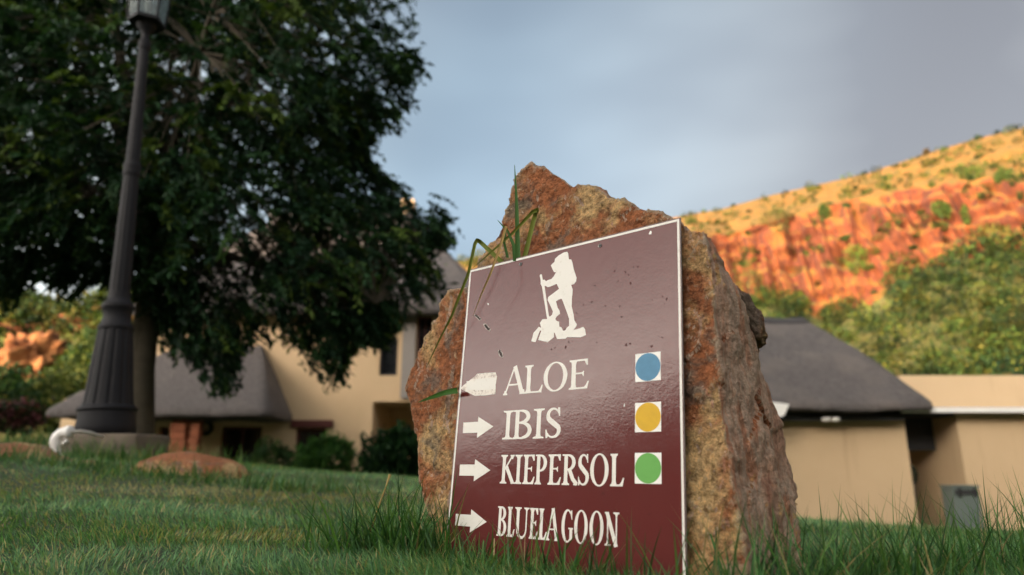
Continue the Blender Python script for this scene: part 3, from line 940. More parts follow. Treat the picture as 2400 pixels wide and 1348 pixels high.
shrub('garden_tree', 'blue green conifer peeping over the annexe wall', (c_.x, c_.y, c_.z - 1.0), (1.6, 1.4, 1.7), 2200, 0.2, [(0.03, 0.085, 0.045), (0.02, 0.06, 0.035)], None, 'tree', aspect=0.3, base_z=-1.3)

# ------------------------------------------------------------------ lamp post on its plinth
YL = 5.0
b = NB('cast_iron')
v = b.coord()
c = b.mix(b.noise(v, 9, 6, 0.6), (0.007, 0.0075, 0.010), (0.014, 0.014, 0.017))
c = b.mix(b.math('MULTIPLY', b.step(b.noise(v, 26, 5, 0.7), 0.6, 0.75), 0.4), c, (0.04, 0.036, 0.034))
b.set(Base_Color=c, Roughness=0.6)
b.b.inputs['Specular IOR Level'].default_value = 0.2
b.bump(b.noise(v, 60, 4), 0.15, 0.004)
M['iron'] = b.m
lp = P(247, 1018, YL)
lamp = empty('lamp_post', (lp.x, lp.y, lp.z))
tag(lamp, 'black cast iron lamp post with fluted base and glass lantern', 'lamp post')
kpx = lambda hw: hw * YL / 1600.0 * 1.005
zl = lambda v: P(247, v, YL).z - lp.z
def prof(L_): return [(kpx(r_), zl(v_)) for r_, v_ in L_]
flut = lambda r, z, t: r * (1 - 0.045 * (0.5 + 0.5 * math.cos(12 * t)) ** 2)
def at_lamp(o): o.location = (0, 0, 0); o.matrix_parent_inverse = Matrix.Identity(4); return o
at_lamp(lathe('foot', prof([(0.1, 1022), (58, 1021), (62, 1016), (62, 1000), (60, 985), (59, 966)]), M['iron'], lamp, 64))
at_lamp(lathe('base_ring', prof([(59, 966), (62, 963), (62, 957), (58, 953), (55, 951)]), M['iron'], lamp, 64))
at_lamp(lathe('fluted_base', prof([(54, 951), (52, 940), (48, 900), (45, 860), (41.5, 820), (38, 788), (37, 776)]), M['iron'], lamp, 144, lambda r, z, t: r * (1 - 0.07 * max(0, math.cos(12 * t)) ** 3)))
at_lamp(lathe('collar', prof([(36, 777), (38.5, 773), (38.5, 766), (34, 761), (31, 750), (30, 738), (33, 728), (35.5, 724), (35.5, 716), (32, 711), (27, 706), (24, 700), (24.5, 692), (23.5, 686)]), M['iron'], lamp, 64))
at_lamp(lathe('shaft', prof([(23, 688), (22.5, 640), (20, 500), (17.8, 415)]), M['iron'], lamp, 120, flut))
at_lamp(lathe('shaft_ring', prof([(17.5, 416), (19.5, 412), (20, 404), (19, 398), (20.5, 392), (19.5, 386), (17.5, 382)]), M['iron'], lamp, 48))
at_lamp(lathe('shaft', prof([(17, 384), (16.5, 360), (14.2, 220), (12.6, 118)]), M['iron'], lamp, 120, flut))
at_lamp(lathe('neck', prof([(12.6, 119), (14.5, 116), (15, 102), (13.5, 98), (10, 95), (9.5, 84), (12, 78), (17, 70), (24, 63), (25, 56)]), M['iron'], lamp, 48))
# lantern: six panes in a tapered frame under a roof
def hexring(r, z, rot=0.52): return [Vector((r * math.cos(rot + k * math.pi / 3), r * math.sin(rot + k * math.pi / 3), z)) for k in range(6)]
lan = empty('lantern', (lp.x, lp.y, lp.z)); lan.parent = lamp; lan.matrix_parent_inverse = Matrix.Identity(4); lan.location = (0, 0, 0)
rb, rt_ = kpx(44), kpx(60)
zb, zt = zl(50), zl(-105)
def sub(o): o.parent = lan; o.matrix_parent_inverse = Matrix.Identity(4); o.location = (0, 0, 0); return o
bm = bmesh.new()
a0 = [bm.verts.new(p_) for p_ in hexring(kpx(46), zl(57))]; a1 = [bm.verts.new(p_) for p_ in hexring(kpx(46), zb)]
bm.faces.new(a0[::-1]); bm.faces.new(a1)
for k in range(6): bm.faces.new([a0[k], a0[(k + 1) % 6], a1[(k + 1) % 6], a1[k]])
sub(bm_obj('lantern_base', bm, M['iron']))
B6, T6 = hexring(rb, zb + .004), hexring(rt_, zt)
b = NB('lantern_glass')
b.set(Base_Color=(0.30, 0.32, 0.28), Roughness=0.3)
b.b.inputs['Specular IOR Level'].default_value = 0.5
tr = b.n('ShaderNodeBsdfTransparent', {'Color': (0.75, 0.8, 0.8, 1)})
gl = b.n('ShaderNodeBsdfGlossy', {'Color': (0.8, 0.85, 0.85, 1), 'Roughness': 0.15})
ms = b.n('ShaderNodeMixShader', {0: 0.05, 1: tr.outputs[0], 2: gl.outputs[0]})
dirt = b.step(b.noise(b.coord(), 9, 5), 0.45, 0.8)
ms2 = b.n('ShaderNodeMixShader', {0: b.math('MULTIPLY', dirt, 0.22), 1: ms.outputs[0], 2: b.b.outputs[0]})
b.t.links.new(ms2.outputs[0], b.out.inputs['Surface'])
M['lantern_glass'] = b.m
for k in range(6):
    k2 = (k + 1) % 6
    V_, F_ = tube_geo([B6[k], T6[k]], 0.009, 6)
    sub(np_mesh('lantern_bar', np.array([tuple(x_) for x_ in V_]), [np.array(F_)], M['iron'], smooth=True))
    q = [B6[k], B6[k2], T6[k2], T6[k]]
    inn = Vector((-(q[0] + q[1]).x / 2, -(q[0] + q[1]).y / 2, 0)).normalized() * 0.003
    V_ = q + [p_ + inn for p_ in q]
    sub(np_mesh('lantern_pane', np.array([tuple(x_) for x_ in V_]), [np.array([(0, 1, 2, 3), (7, 6, 5, 4), (0, 4, 5, 1), (1, 5, 6, 2), (2, 6, 7, 3), (3, 7, 4, 0)])], M['lantern_glass']))
rows_ = []
for (r_, dz) in ((rt_ * 1.02, -.01), (rt_ * 1.12, 0.0), (rt_ * 1.08, .02), (rt_ * .6, .10), (rt_ * .25, .16), (rt_ * .2, .20), (0.01, .27)):
    rows_.append([tuple(p_) for p_ in hexring(r_, zt + dz)])
sub(grid_obj('lantern_roof', rows_, M['iron'], None, False, True))
sub(lathe('lantern_bulb', [(0.004, zb + .02), (0.018, zb + .03), (0.018, zb + .08), (0.03, zb + .13), (0.028, zb + .18), (0.004, zb + .21)], M['grey_paint'], None, 20))
lamp.rotation_euler = (0, math.radians(-2.6), 0)

# plinth of mossy concrete blocks
b = NB('mossy_concrete')
v = b.coord()
c = b.mix(b.noise(v, 7, 6, 0.65), (0.085, 0.065, 0.05), (0.20, 0.165, 0.125))
c = b.mix(b.step(b.noise(b.coord(loc=(2, 3, 1)), 5, 5, 0.6), 0.5, 0.66), c, (0.05, 0.055, 0.03))
b.set(Base_Color=c, Roughness=0.95)
b.bump(b.noise(v, 30, 6, 0.7), 0.7, 0.02)
M['concrete'] = b.m
zt_ = lp.z - 0.004
bm = bmesh.new()
box_bm(bm, (-3.16, YL - 0.24, zt_ - 0.45), (-2.55, YL + 0.22, zt_), 0.015)
bmesh.ops.subdivide_edges(bm, edges=bm.edges[:], cuts=5, use_grid_fill=True)
for vtx in bm.verts:
    vtx.co += Vector((noise.noise(vtx.co * 6), noise.noise(vtx.co * 6 + Vector((5, 0, 0))), 0.3 * noise.noise(vtx.co * 5 + Vector((0, 7, 0))))) * 0.014
tag(bm_obj('plinth', bm, M['concrete'], None, True), 'low mossy concrete plinth under the lamp post', 'plinth')

# white conduit elbow and thin hose by the plinth
pip = empty('conduit_pipe', P(132, 1075, 4.45))
tag(pip, 'white plastic conduit elbow sticking up from the grass by the lamp post', 'pipe')
M['pvc'] = plain('white_pvc', (0.80, 0.80, 0.78), 0.4, 0.5, 0.06, 12)
Yp = 4.45
g0 = P(134, 1095, Yp)
pts = [P(134, 1100, Yp), P(132, 1066, Yp), P(130, 1046, Yp)]
for k in range(9):
    a = math.pi / 2 * k / 8
    pts.append(P(157 - 27 * math.cos(a), 1040 - 27 * math.sin(a), Yp))
tube('elbow', pts, [0.028] * 3 + [0.034] * 9, M['pvc'], pip, 14)
tube('socket', [P(156, 1013, Yp), P(167, 1012.5, Yp)], 0.040, M['pvc'], pip, 14)
tube('rib', [P(147, 1044, Yp - .01), P(151, 1036, Yp - .01), P(158, 1032, Yp - .01)], 0.012, M['pvc'], pip, 8)
M['hose'] = plain('clear_hose', (0.55, 0.53, 0.48), 0.35, 0.5, 0.1, 12)
tube('hose', [P(166, 1012, Yp), P(190, 1011, Yp + .05), P(212, 1015, Yp + .1), P(228, 1021, Yp + .18), P(240, 1024, Yp + .25)], 0.011, M['hose'], pip, 8)

# boulders round the mound
M['boulder'] = rock_material('boulder_stone', None, 0.15)
M['boulder2'] = rock_material('boulder_tan', None, 0.3)
M['boulder3'] = plain('boulder_red', (0.25, 0.105, 0.075), 0.9, 0.25, 0.35, 4, bump=0.6)
def boulder(u0, u1, v0, v1, Y, m, seed, label):
    c_ = P((u0 + u1) / 2, v1, Y); rx = (X(u1, Y, v1) - X(u0, Y, v1)) / 2; rz = Z(v0, Y) - Z(v1, Y)
    tag(rock_lump('boulder', (c_.x, c_.y, c_.z), (rx, rx * 0.6, rz), m, seed, 0.12, 1.1, 4, octaves=5), label, 'boulder', 'boulders set in the lawn mound')
boulder(286, 580, 1060, 1128, 4.0, M['boulder'], 5, 'large rounded grey and rust boulder in the grass in front of the plinth')
boulder(-120, 150, 1036, 1100, 4.3, M['boulder2'], 12, 'pale tan boulder in the grass at the edge of the view')
boulder(95, 182, 1072, 1112, 4.1, M['boulder3'], 8, 'reddish stone just below the white conduit elbow')
boulder(176, 240, 1078, 1108, 4.15, M['boulder3'], 21, 'small flat red stone between the conduit elbow and the large boulder')

# ------------------------------------------------------------------ tree
def in_poly(u, v, poly):
    u = np.asarray(u); v = np.asarray(v)
    ins = np.zeros(u.shape, bool)
    n = len(poly)
    for i in range(n):
        x1, y1 = poly[i]; x2, y2 = poly[(i + 1) % n]
        c_ = ((y1 > v) != (y2 > v)) & (u < (x2 - x1) * (v - y1) / (y2 - y1 + 1e-9) + x1)
        ins ^= c_
    return ins
def edge_dist(u, v, poly):
    d = np.full(u.shape, 1e9)
    n = len(poly)
    for i in range(n):
        a = np.array(poly[i], float); c_ = np.array(poly[(i + 1) % n], float)
        ab = c_ - a
        t = np.clip(((u - a[0]) * ab[0] + (v - a[1]) * ab[1]) / (ab @ ab + 1e-9), 0, 1)
        d = np.minimum(d, np.hypot(u - a[0] - t * ab[0], v - a[1] - t * ab[1]))
    return d
CROWN = [(-900, 500), (-500, 610), (-120, 700), (0, 690), (25, 712), (55, 640), (115, 640), (170, 688), (215, 640), (262, 655), (300, 668), (345, 712), (380, 760), (420, 830), (478, 845), (505, 905), (528, 905), (556, 815), (600, 780), (650, 785), (700, 805), (735, 845), (780, 905), (800, 830), (850, 785), (890, 800), (925, 755), (955, 735), (1000, 700), (1045, 688), (1025, 650), (985, 640), (1000, 600), (1045, 562), (1022, 530), (1062, 496), (1035, 462), (1018, 482), (990, 510), (965, 472), (930, 440), (890, 405), (862, 392), (846, 345), (868, 292), (930, 292), (946, 240), (928, 200), (980, 160), (968, 120), (976, 70), (962, 0), (950, -160), (850, -520), (500, -800), (0, -900), (-500, -720), (-900, -250)]
YT = 9.3
trng = np.random.default_rng(5)
tb = P(322, 1030, YT)
tb.z = float(ground_z(tb.x, tb.y)) - 0.08
tree = empty('shade_tree', tb)
tag(tree, 'large dark green leafy tree with drooping boughs behind the lamp post', 'tree')
trunk_pts = [tb, P(322, 1000, YT), P(330, 860, YT), P(346, 740, YT), P(352, 640, YT + .1), P(345, 520, YT + .2)]
tube('trunk', trunk_pts, [0.26, 0.21, 0.175, 0.165, 0.15, 0.13], M['bark'], tree, 16)
fork = P(350, 620, YT + .1)
# clump centres
cu = trng.uniform(-900, 1070, 14000); cv = trng.uniform(-900, 910, 14000)
ok = in_poly(cu, cv, CROWN)
inframe = (cu > -60) & (cv > -60)
ok &= inframe | (trng.random(14000) < 0.42)
cu, cv = cu[ok], cv[ok]
ed = edge_dist(cu, cv, CROWN)
# a looser, see-through crown: thin where slow noise says so
thin = np.array([noise.noise(Vector((a * 0.006, c_ * 0.006, 4.0))) for a, c_ in zip(cu, cv)])
keep = thin > (-0.46 + 0.5 * (trng.random(len(cu)) - 0.5)) + 0.25 * ((cv > 640) & (cu > 430)) + 0.25 * ((cv > 520) & (cu > 900))
cu, cv, ed = cu[keep][:3500], cv[keep][:3500], ed[keep][:3500]
T_ = 2.4 * np.minimum(1, ed / 260) ** 0.7 + 0.25
cy = YT + T_ * trng.uniform(-1, 1, len(cu))
cent = np.array([tuple(P(a, c_, d)) for a, c_, d in zip(cu, cv, cy)])
# boughs: main limbs to well-spread clumps, twigs to the rest
limb_ends = []
idx = [0]
while len(idx) < 26:
    d2 = np.min([np.linalg.norm(cent - cent[i], axis=1) for i in idx], axis=0)
    idx.append(int(np.argmax(d2 * (1 - 0.5 * (ed < 60)))))
TV, TF, toff = [], [], 0
nodes = []
for i in idx:
    e_ = Vector(cent[i]); h = fork.lerp(e_, 0.5) + Vector((0, 0, 0.35))
    start = fork + Vector((0, 0, random.uniform(-0.3, 1.0)))
    pts = []
    for t in np.linspace(0, 1, 9):
        p_ = start.lerp(h, t).lerp(h.lerp(e_, t), t)
        p_ += Vector((noise.noise(p_ * 1.3), noise.noise(p_ * 1.3 + Vector((4, 4, 4))), noise.noise(p_ * 1.3 + Vector((9, 1, 4))))) * 0.18 * t
        pts.append(p_)
        if t > 0.25: nodes.append(p_)
    tube('limb', pts, list(np.linspace(0.085, 0.012, 9)), M['bark'], tree, 7)
nodes_a = np.array([tuple(p_) for p_ in nodes])
for i in range(len(cent)):
    j = int(np.argmin(np.linalg.norm(nodes_a - cent[i], axis=1)))
    a = Vector(nodes_a[j]); c_ = Vector(cent[i])
    V_, F_ = tube_geo([a, a.lerp(c_, 0.5) + Vector((0, 0, 0.08)), c_], [0.012, 0.008, 0.004], 3)
    TV.append(np.array([tuple(x_) for x_ in V_])); TF.append(np.array(F_) + toff); toff += len(V_)
tw = np_mesh('twigs', np.concatenate(TV), [np.concatenate(TF)], M['bark'], tree)
tag(tw, kind='stuff')
# leaf sprays
LC, LD, LT = [], [], []
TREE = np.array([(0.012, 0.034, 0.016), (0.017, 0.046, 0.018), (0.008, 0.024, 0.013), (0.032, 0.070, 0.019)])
for i in range(len(cent)):
    out = cent[i] - np.array(tuple(fork)); out[2] *= 0.4; out /= np.linalg.norm(out) + 1e-6
    warm = trng.random() < 0.10
    for k in range(5):
        d = out * 0.8 + trng.normal(size=3) * 0.6; d[2] -= 0.35
        d /= np.linalg.norm(d)
        ln = trng.uniform(0.22, 0.5); m_ = 12
        t = np.linspace(0.1, 1, m_)[:, None]
        pts = cent[i] + trng.normal(size=3) * 0.10 + d * ln * t + np.array([0, 0, -0.16]) * t * t
        side = np.cross(d, [0, 0, 1.0]); side /= np.linalg.norm(side) + 1e-6
        sg = np.where(np.arange(m_) % 2 == 0, 1, -1)[:, None]
        LC.append(pts + side * sg * 0.03); LD.append(d + side * sg * 0.8 + np.array([0, 0, -0.35]))
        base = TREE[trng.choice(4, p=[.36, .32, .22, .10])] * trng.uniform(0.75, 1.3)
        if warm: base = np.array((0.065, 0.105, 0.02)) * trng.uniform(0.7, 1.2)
        LT.append(base * trng.uniform(0.8, 1.25, (m_, 1)))
LC, LD, LT = np.concatenate(LC), np.concatenate(LD), np.concatenate(LT)
q = LC - np.array([0, 0, CAM_Z])
fw = q[:, 1] * CP + q[:, 2] * SP
pu = 1200 + 1600 * q[:, 0] / fw; pv = 674 - 1600 * (q[:, 2] * CP - q[:, 1] * SP) / fw
kp = in_poly(pu, pv, CROWN) | (edge_dist(pu, pv, CROWN) < 16 + 26 * trng.random(len(pu)) ** 3)
LC, LD, LT = LC[kp], LD[kp], LT[kp]
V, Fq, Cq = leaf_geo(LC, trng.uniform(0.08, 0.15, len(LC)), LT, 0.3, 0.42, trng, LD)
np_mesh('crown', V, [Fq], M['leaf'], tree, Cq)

# ------------------------------------------------------------------ the big upright rock
SO = Vector((-0.0932, 1.4433, 0.4102 + CAM_Z))           # top corner of the sign board farthest from the viewer
SA = Vector((0.75785, -0.65242, 0.00032)).normalized()   # along the board
SU = Vector((0.0615, 0.07193, 0.99551)); SU = (SU - SA * SU.dot(SA)).normalized()
SN = SA.cross(SU).normalized()                            # towards the viewer
def sp(a, bdown, c=0.0):
    """board frame in millimetres: along, down, behind"""
    return SO + SA * (a / 1000) - SU * (bdown / 1000) - SN * (c / 1000)
def to_px(p):
    q = p - Vector((0, 0, CAM_Z))
    f_ = q.y * CP + q.z * SP
    return 1200 + 1600 * q.x / f_, 674 - 1600 * (q.z * CP - q.y * SP) / f_

outline = [(-5, 720), (-28, 610), (-56, 556), (-103, 468), (-157, 335), (-190, 245), (-183, 206), (-156, 145), (-124, 114), (-104, 52), (-80, 24), (-36, 35), (-8, 48), (2, 20), (11, -31), (55, -82), (81, -142), (107, -202), (130, -222), (147, -229), (165, -212), (181, -206), (226, -172), (258, -142), (281, -136), (322, -119), (360, -86), (391, -68), (453, -33), (500, -2), (515, 18), (536, 23), (555, 96), (557, 226), (565, 333), (575, 421), (590, 526), (602, 620), (608, 720)]
side_u = [(500, 1640), (530, 1655), (560, 1680), (620, 1722), (655, 1736), (700, 1748), (800, 1772), (900, 1795), (960, 1832), (1000, 1852), (1060, 1868), (1130, 1872), (1180, 1884), (1280, 1884), (1600, 1900)]
front, mid, back = [], [], []
n_o = len(outline)
for i, (a, bd) in enumerate(outline):
    jit = 6 * noise.noise(Vector((a * 0.01, bd * 0.01, 0)))
    fpt = sp(a, bd, 16 + jit)
    front.append(fpt)
    if a >= 530:                                          # the arris: its flank recedes to the seen outline
        u0, v0 = to_px(fpt)
        target = np.interp(v0, [s_[0] for s_ in side_u], [s_[1] for s_ in side_u])
        c_ = 10.0
        while c_ < 420:
            if to_px(sp(a + c_ * 0.10, bd + c_ * 0.05, 16 + c_))[0] >= target: break
            c_ += 4
        mid.append(sp(a + c_ * 0.045, bd + c_ * 0.02, 16 + c_ * 0.5))
        back.append(sp(a + c_ * 0.10, bd + c_ * 0.05, 16 + c_))
    elif bd > 50 or a < -8:
        mid.append(sp(a - 2, bd + 6, 110)); back.append(sp(a + 70, bd + 25, 210))
    else:
        mid.append(sp(a + 6, bd + 26, 75)); back.append(sp(a + 25, bd + 95, 170))
bm = bmesh.new()
fv = [bm.verts.new(p_) for p_ in front]; mv = [bm.verts.new(p_) for p_ in mid]; bv = [bm.verts.new(p_) for p_ in back]
bm.faces.new(fv); bm.faces.new(bv[::-1])
for i in range(n_o):
    j = (i + 1) % n_o
    bm.faces.new([fv[j], fv[i], mv[i], mv[j]]); bm.faces.new([mv[j], mv[i], bv[i], bv[j]])
bmesh.ops.triangulate(bm, faces=bm.faces[:])
bmesh.ops.recalc_face_normals(bm, faces=bm.faces[:])
tmp_me = bpy.data.meshes.new('tmp'); bm.to_mesh(tmp_me); bm.free()
tmp = bpy.data.objects.new('tmp', tmp_me); COL.objects.link(tmp)
md = tmp.modifiers.new('r', 'REMESH'); md.mode = 'VOXEL'; md.voxel_size = 0.0048
dg = bpy.context.evaluated_depsgraph_get()
rock_me = bpy.data.meshes.new_from_object(tmp.evaluated_get(dg))
bpy.data.objects.remove(tmp)
nv = len(rock_me.vertices)
co = np.empty(nv * 3, np.float32); no = np.empty(nv * 3, np.float32)
rock_me.vertices.foreach_get('co', co); rock_me.vertices.foreach_get('normal', no)
co = co.reshape(-1, 3); no = no.reshape(-1, 3)
sn = np.array(tuple(SN)); sa = np.array(tuple(SA))
disp = np.empty(nv)
for i in range(nv):
    p_ = Vector(co[i].tolist())
    face = no[i] @ sn
    flank = no[i] @ sa
    d = noise.fractal(p_ * 9, 0.8, 2.1, 3) * 0.008
    d += noise.fractal(p_ * 34 + Vector((7, 7, 7)), 0.7, 2.2, 4) * 0.0045
    # flaky ledges: terraced noise
    w_ = noise.noise(p_ * 16 + Vector((3, 9, 1))) * 2.5
    if flank < 0.4: d += (w_ - math.floor(w_)) * 0.004 - 0.002
    if flank > 0.4:
        q = Vector((p_.x * 26, p_.y * 26, p_.z * 5 + p_.x * 4))
        d = d * 0.75 + noise.fractal(q, 0.8, 2.0, 4) * 0.006
    if face > 0.8: d *= 0.75
    disp[i] = d
# fracture facets: cells that each tilt and sit a little in or out
fr = np.random.default_rng(31)
seeds = co[fr.choice(nv, 420, replace=False)]
tilt = fr.normal(size=(420, 3)) * 0.055
offs = fr.normal(size=420) * 0.0009
warp = np.stack([np.sin(co[:, 1] * 55 + co[:, 2] * 31), np.sin(co[:, 2] * 47 + co[:, 0] * 29), np.sin(co[:, 0] * 51 + co[:, 1] * 37)], 1) * 0.006
cw = co + warp
cw[:, 2] *= 0.75; sd2 = seeds.copy(); sd2[:, 2] *= 0.75
near = np.empty(nv, int)
for a_ in range(0, nv, 20000):
    near[a_:a_ + 20000] = np.argmin(((cw[a_:a_ + 20000, None, :] - sd2[None]) ** 2).sum(-1), axis=1)
disp += np.clip(((co - seeds[near]) * tilt[near]).sum(1), -0.0035, 0.0035) + offs[near]
co = co + no * disp[:, None]
# keep the face behind the board
rel = (co - np.array(tuple(SO))) @ sn
co -= np.maximum(0, rel + 0.008)[:, None] * sn
rock_me.vertices.foreach_set('co', (co - np.array([0.2, 1.3, 0])).astype(np.float32).ravel())
for p_ in rock_me.polygons: p_.use_smooth = True
rock_me.materials.clear()
M['rock'] = rock_material('rust_stained_rock', tuple((SA * 0.96 - SN * 0.1).normalized()))
rock_me.materials.append(M['rock'])
rock = bpy.data.objects.new('standing_rock', rock_me)
rock.location = (0.2, 1.3, 0)
rock.matrix_world = Matrix.Translation(rock.location)
COL.objects.link(rock)
tag(rock, 'large upright rust brown rock slab with a pointed top behind the trail sign', 'rock')
M['rock_grey'] = rock_material('grey_crusted_rock', None, 0.55)
best_ = None
for y_ in np.linspace(1.0, 1.5, 60):                     # set the knob into the back of the flank
    pk = P(1742, 742, y_)
    dd = float(np.min(np.linalg.norm(co - np.array(tuple(pk)), axis=1)))
    if best_ is None or dd < best_[0]: best_ = (dd, pk)
lc = best_[1] + Vector((0.0, 0.012, 0.0))
lump = rock_lump('knob', (0, 0, 0), (0.031, 0.042, 0.066), M['rock_grey'], 4, 0.3, 1.9, 5, rock, True, None, 6)
lump.data.transform(Matrix.Translation(lc) @ Matrix.Rotation(math.radians(-24), 4, 'Y'))

# ------------------------------------------------------------------ the trail sign
sign = empty('trail_sign', SO)
sign.matrix_world = Matrix((( SA.x, SU.x, SN.x, SO.x), (SA.y, SU.y, SN.y, SO.y), (SA.z, SU.z, SN.z, SO.z), (0, 0, 0, 1)))
tag(sign, 'maroon hiking trail sign with white lettering leaning on the rock', 'sign')
def loc(o, parent=sign):
    o.parent = parent; o.matrix_parent_inverse = Matrix.Identity(4)
    return o
W_, H_ = 506.0, 640.0
mm = lambda *p_: tuple(x_ / 1000 for x_ in p_)
def solid(name, poly, z0, z1, m, parent=sign, holes=()):
    """flat-lying prism from an outline in board millimetres (x along, y down)"""
    loops = [[Vector((x_ / 1000, -y_ / 1000, 0)) for x_, y_ in poly]] + [[Vector((x_ / 1000, -y_ / 1000, 0)) for x_, y_ in h_] for h_ in holes]
    tris = geometry.tessellate_polygon(loops)
    flat = [v_ for l_ in loops for v_ in l_]
    n = len(flat)
    V_ = [(v_.x, v_.y, z1 / 1000) for v_ in flat] + [(v_.x, v_.y, z0 / 1000) for v_ in flat]
    Fs = []
    for t in tris:
        a, b_, c_ = (flat[i] for i in t)
        t = t if (b_ - a).cross(c_ - a).z > 0 else (t[0], t[2], t[1])
        Fs.append(tuple(t))
    Q = []
    o0 = 0
    for l_ in loops:
        m_ = len(l_)
        for k in range(m_):
            Q.append((o0 + k, o0 + (k + 1) % m_, o0 + (k + 1) % m_ + n, o0 + k + n))
        o0 += m_
    return loc(np_mesh(name, np.array(V_), [np.array(Fs), np.array(Q)], m), parent)

bm = bmesh.new()
box_bm(bm, mm(0, -H_, -3.0), mm(W_, 0, 0), 0.0004)
loc(bm_obj('panel', bm, M['maroon']))
bm = bmesh.new()
for (x0, y0, x1, y1) in ((-0.9, -0.9, W_ + .9, 0.0), (-.9, 0.0, 0.0, H_), (W_, 0.0, W_ + .9, H_)):
    box_bm(bm, mm(x0, -y1, -2.9), mm(x1, -y0, -0.15))
loc(bm_obj('edge_trim', bm, M['board_edge']))
bm = bmesh.new()
bw, bo = 4.2, 1.3
for (x0, y0, x1, y1) in ((bo, bo, W_ - bo, bo + bw), (bo, bo + bw, bo + bw, H_ - 2), (W_ - bo - bw, bo + bw, W_ - bo, H_ - 2)):
    box_bm(bm, mm(x0, -y1, 0.02), mm(x1, -y0, 0.16))
loc(bm_obj('border_line', bm, M['white']))

# lettering: each glyph from straight and curved strokes with thick and thin
def stroke(pts, wid):
    n = len(pts)
    Lf, Rt = [], []
    for i in range(n):
        x0, y0 = pts[max(0, i - 1)]; x1, y1 = pts[min(n - 1, i + 1)]
        dx, dy = x1 - x0, y1 - y0
        l_ = math.hypot(dx, dy) or 1
        w_ = wid[i] / 2 if hasattr(wid, '__len__') else wid / 2
        Lf.append((pts[i][0] - dy / l_ * w_, pts[i][1] + dx / l_ * w_)); Rt.append((pts[i][0] + dy / l_ * w_, pts[i][1] - dx / l_ * w_))
    return [[Lf[i], Rt[i], Rt[i + 1], Lf[i + 1]] for i in range(n - 1)]
def arc(cx, cy, rx, ry, a0, a1, n=18):
    return [(cx + rx * math.cos(math.radians(a0 + (a1 - a0) * k / n)), cy + ry * math.sin(math.radians(a0 + (a1 - a0) * k / n))) for k in range(n + 1)]
def rect(x0, y0, x1, y1): return [(x0, y0), (x1, y0), (x1, y1), (x0, y1)]
def serif(cx, hw, y, up, s, t):
    """bracketed slab: up=+1 sits on the baseline, -1 hangs from the cap line"""
    return [(cx - hw, y), (cx + hw, y), (cx + hw, y + up * t * .75), (cx + s / 2 + 1.2, y + up * t * 1.25), (cx + s / 2, y + up * t * 2.6), (cx - s / 2, y + up * t * 2.6), (cx - s / 2 - 1.2, y + up * t * 1.25), (cx - hw, y + up * t * .75)]
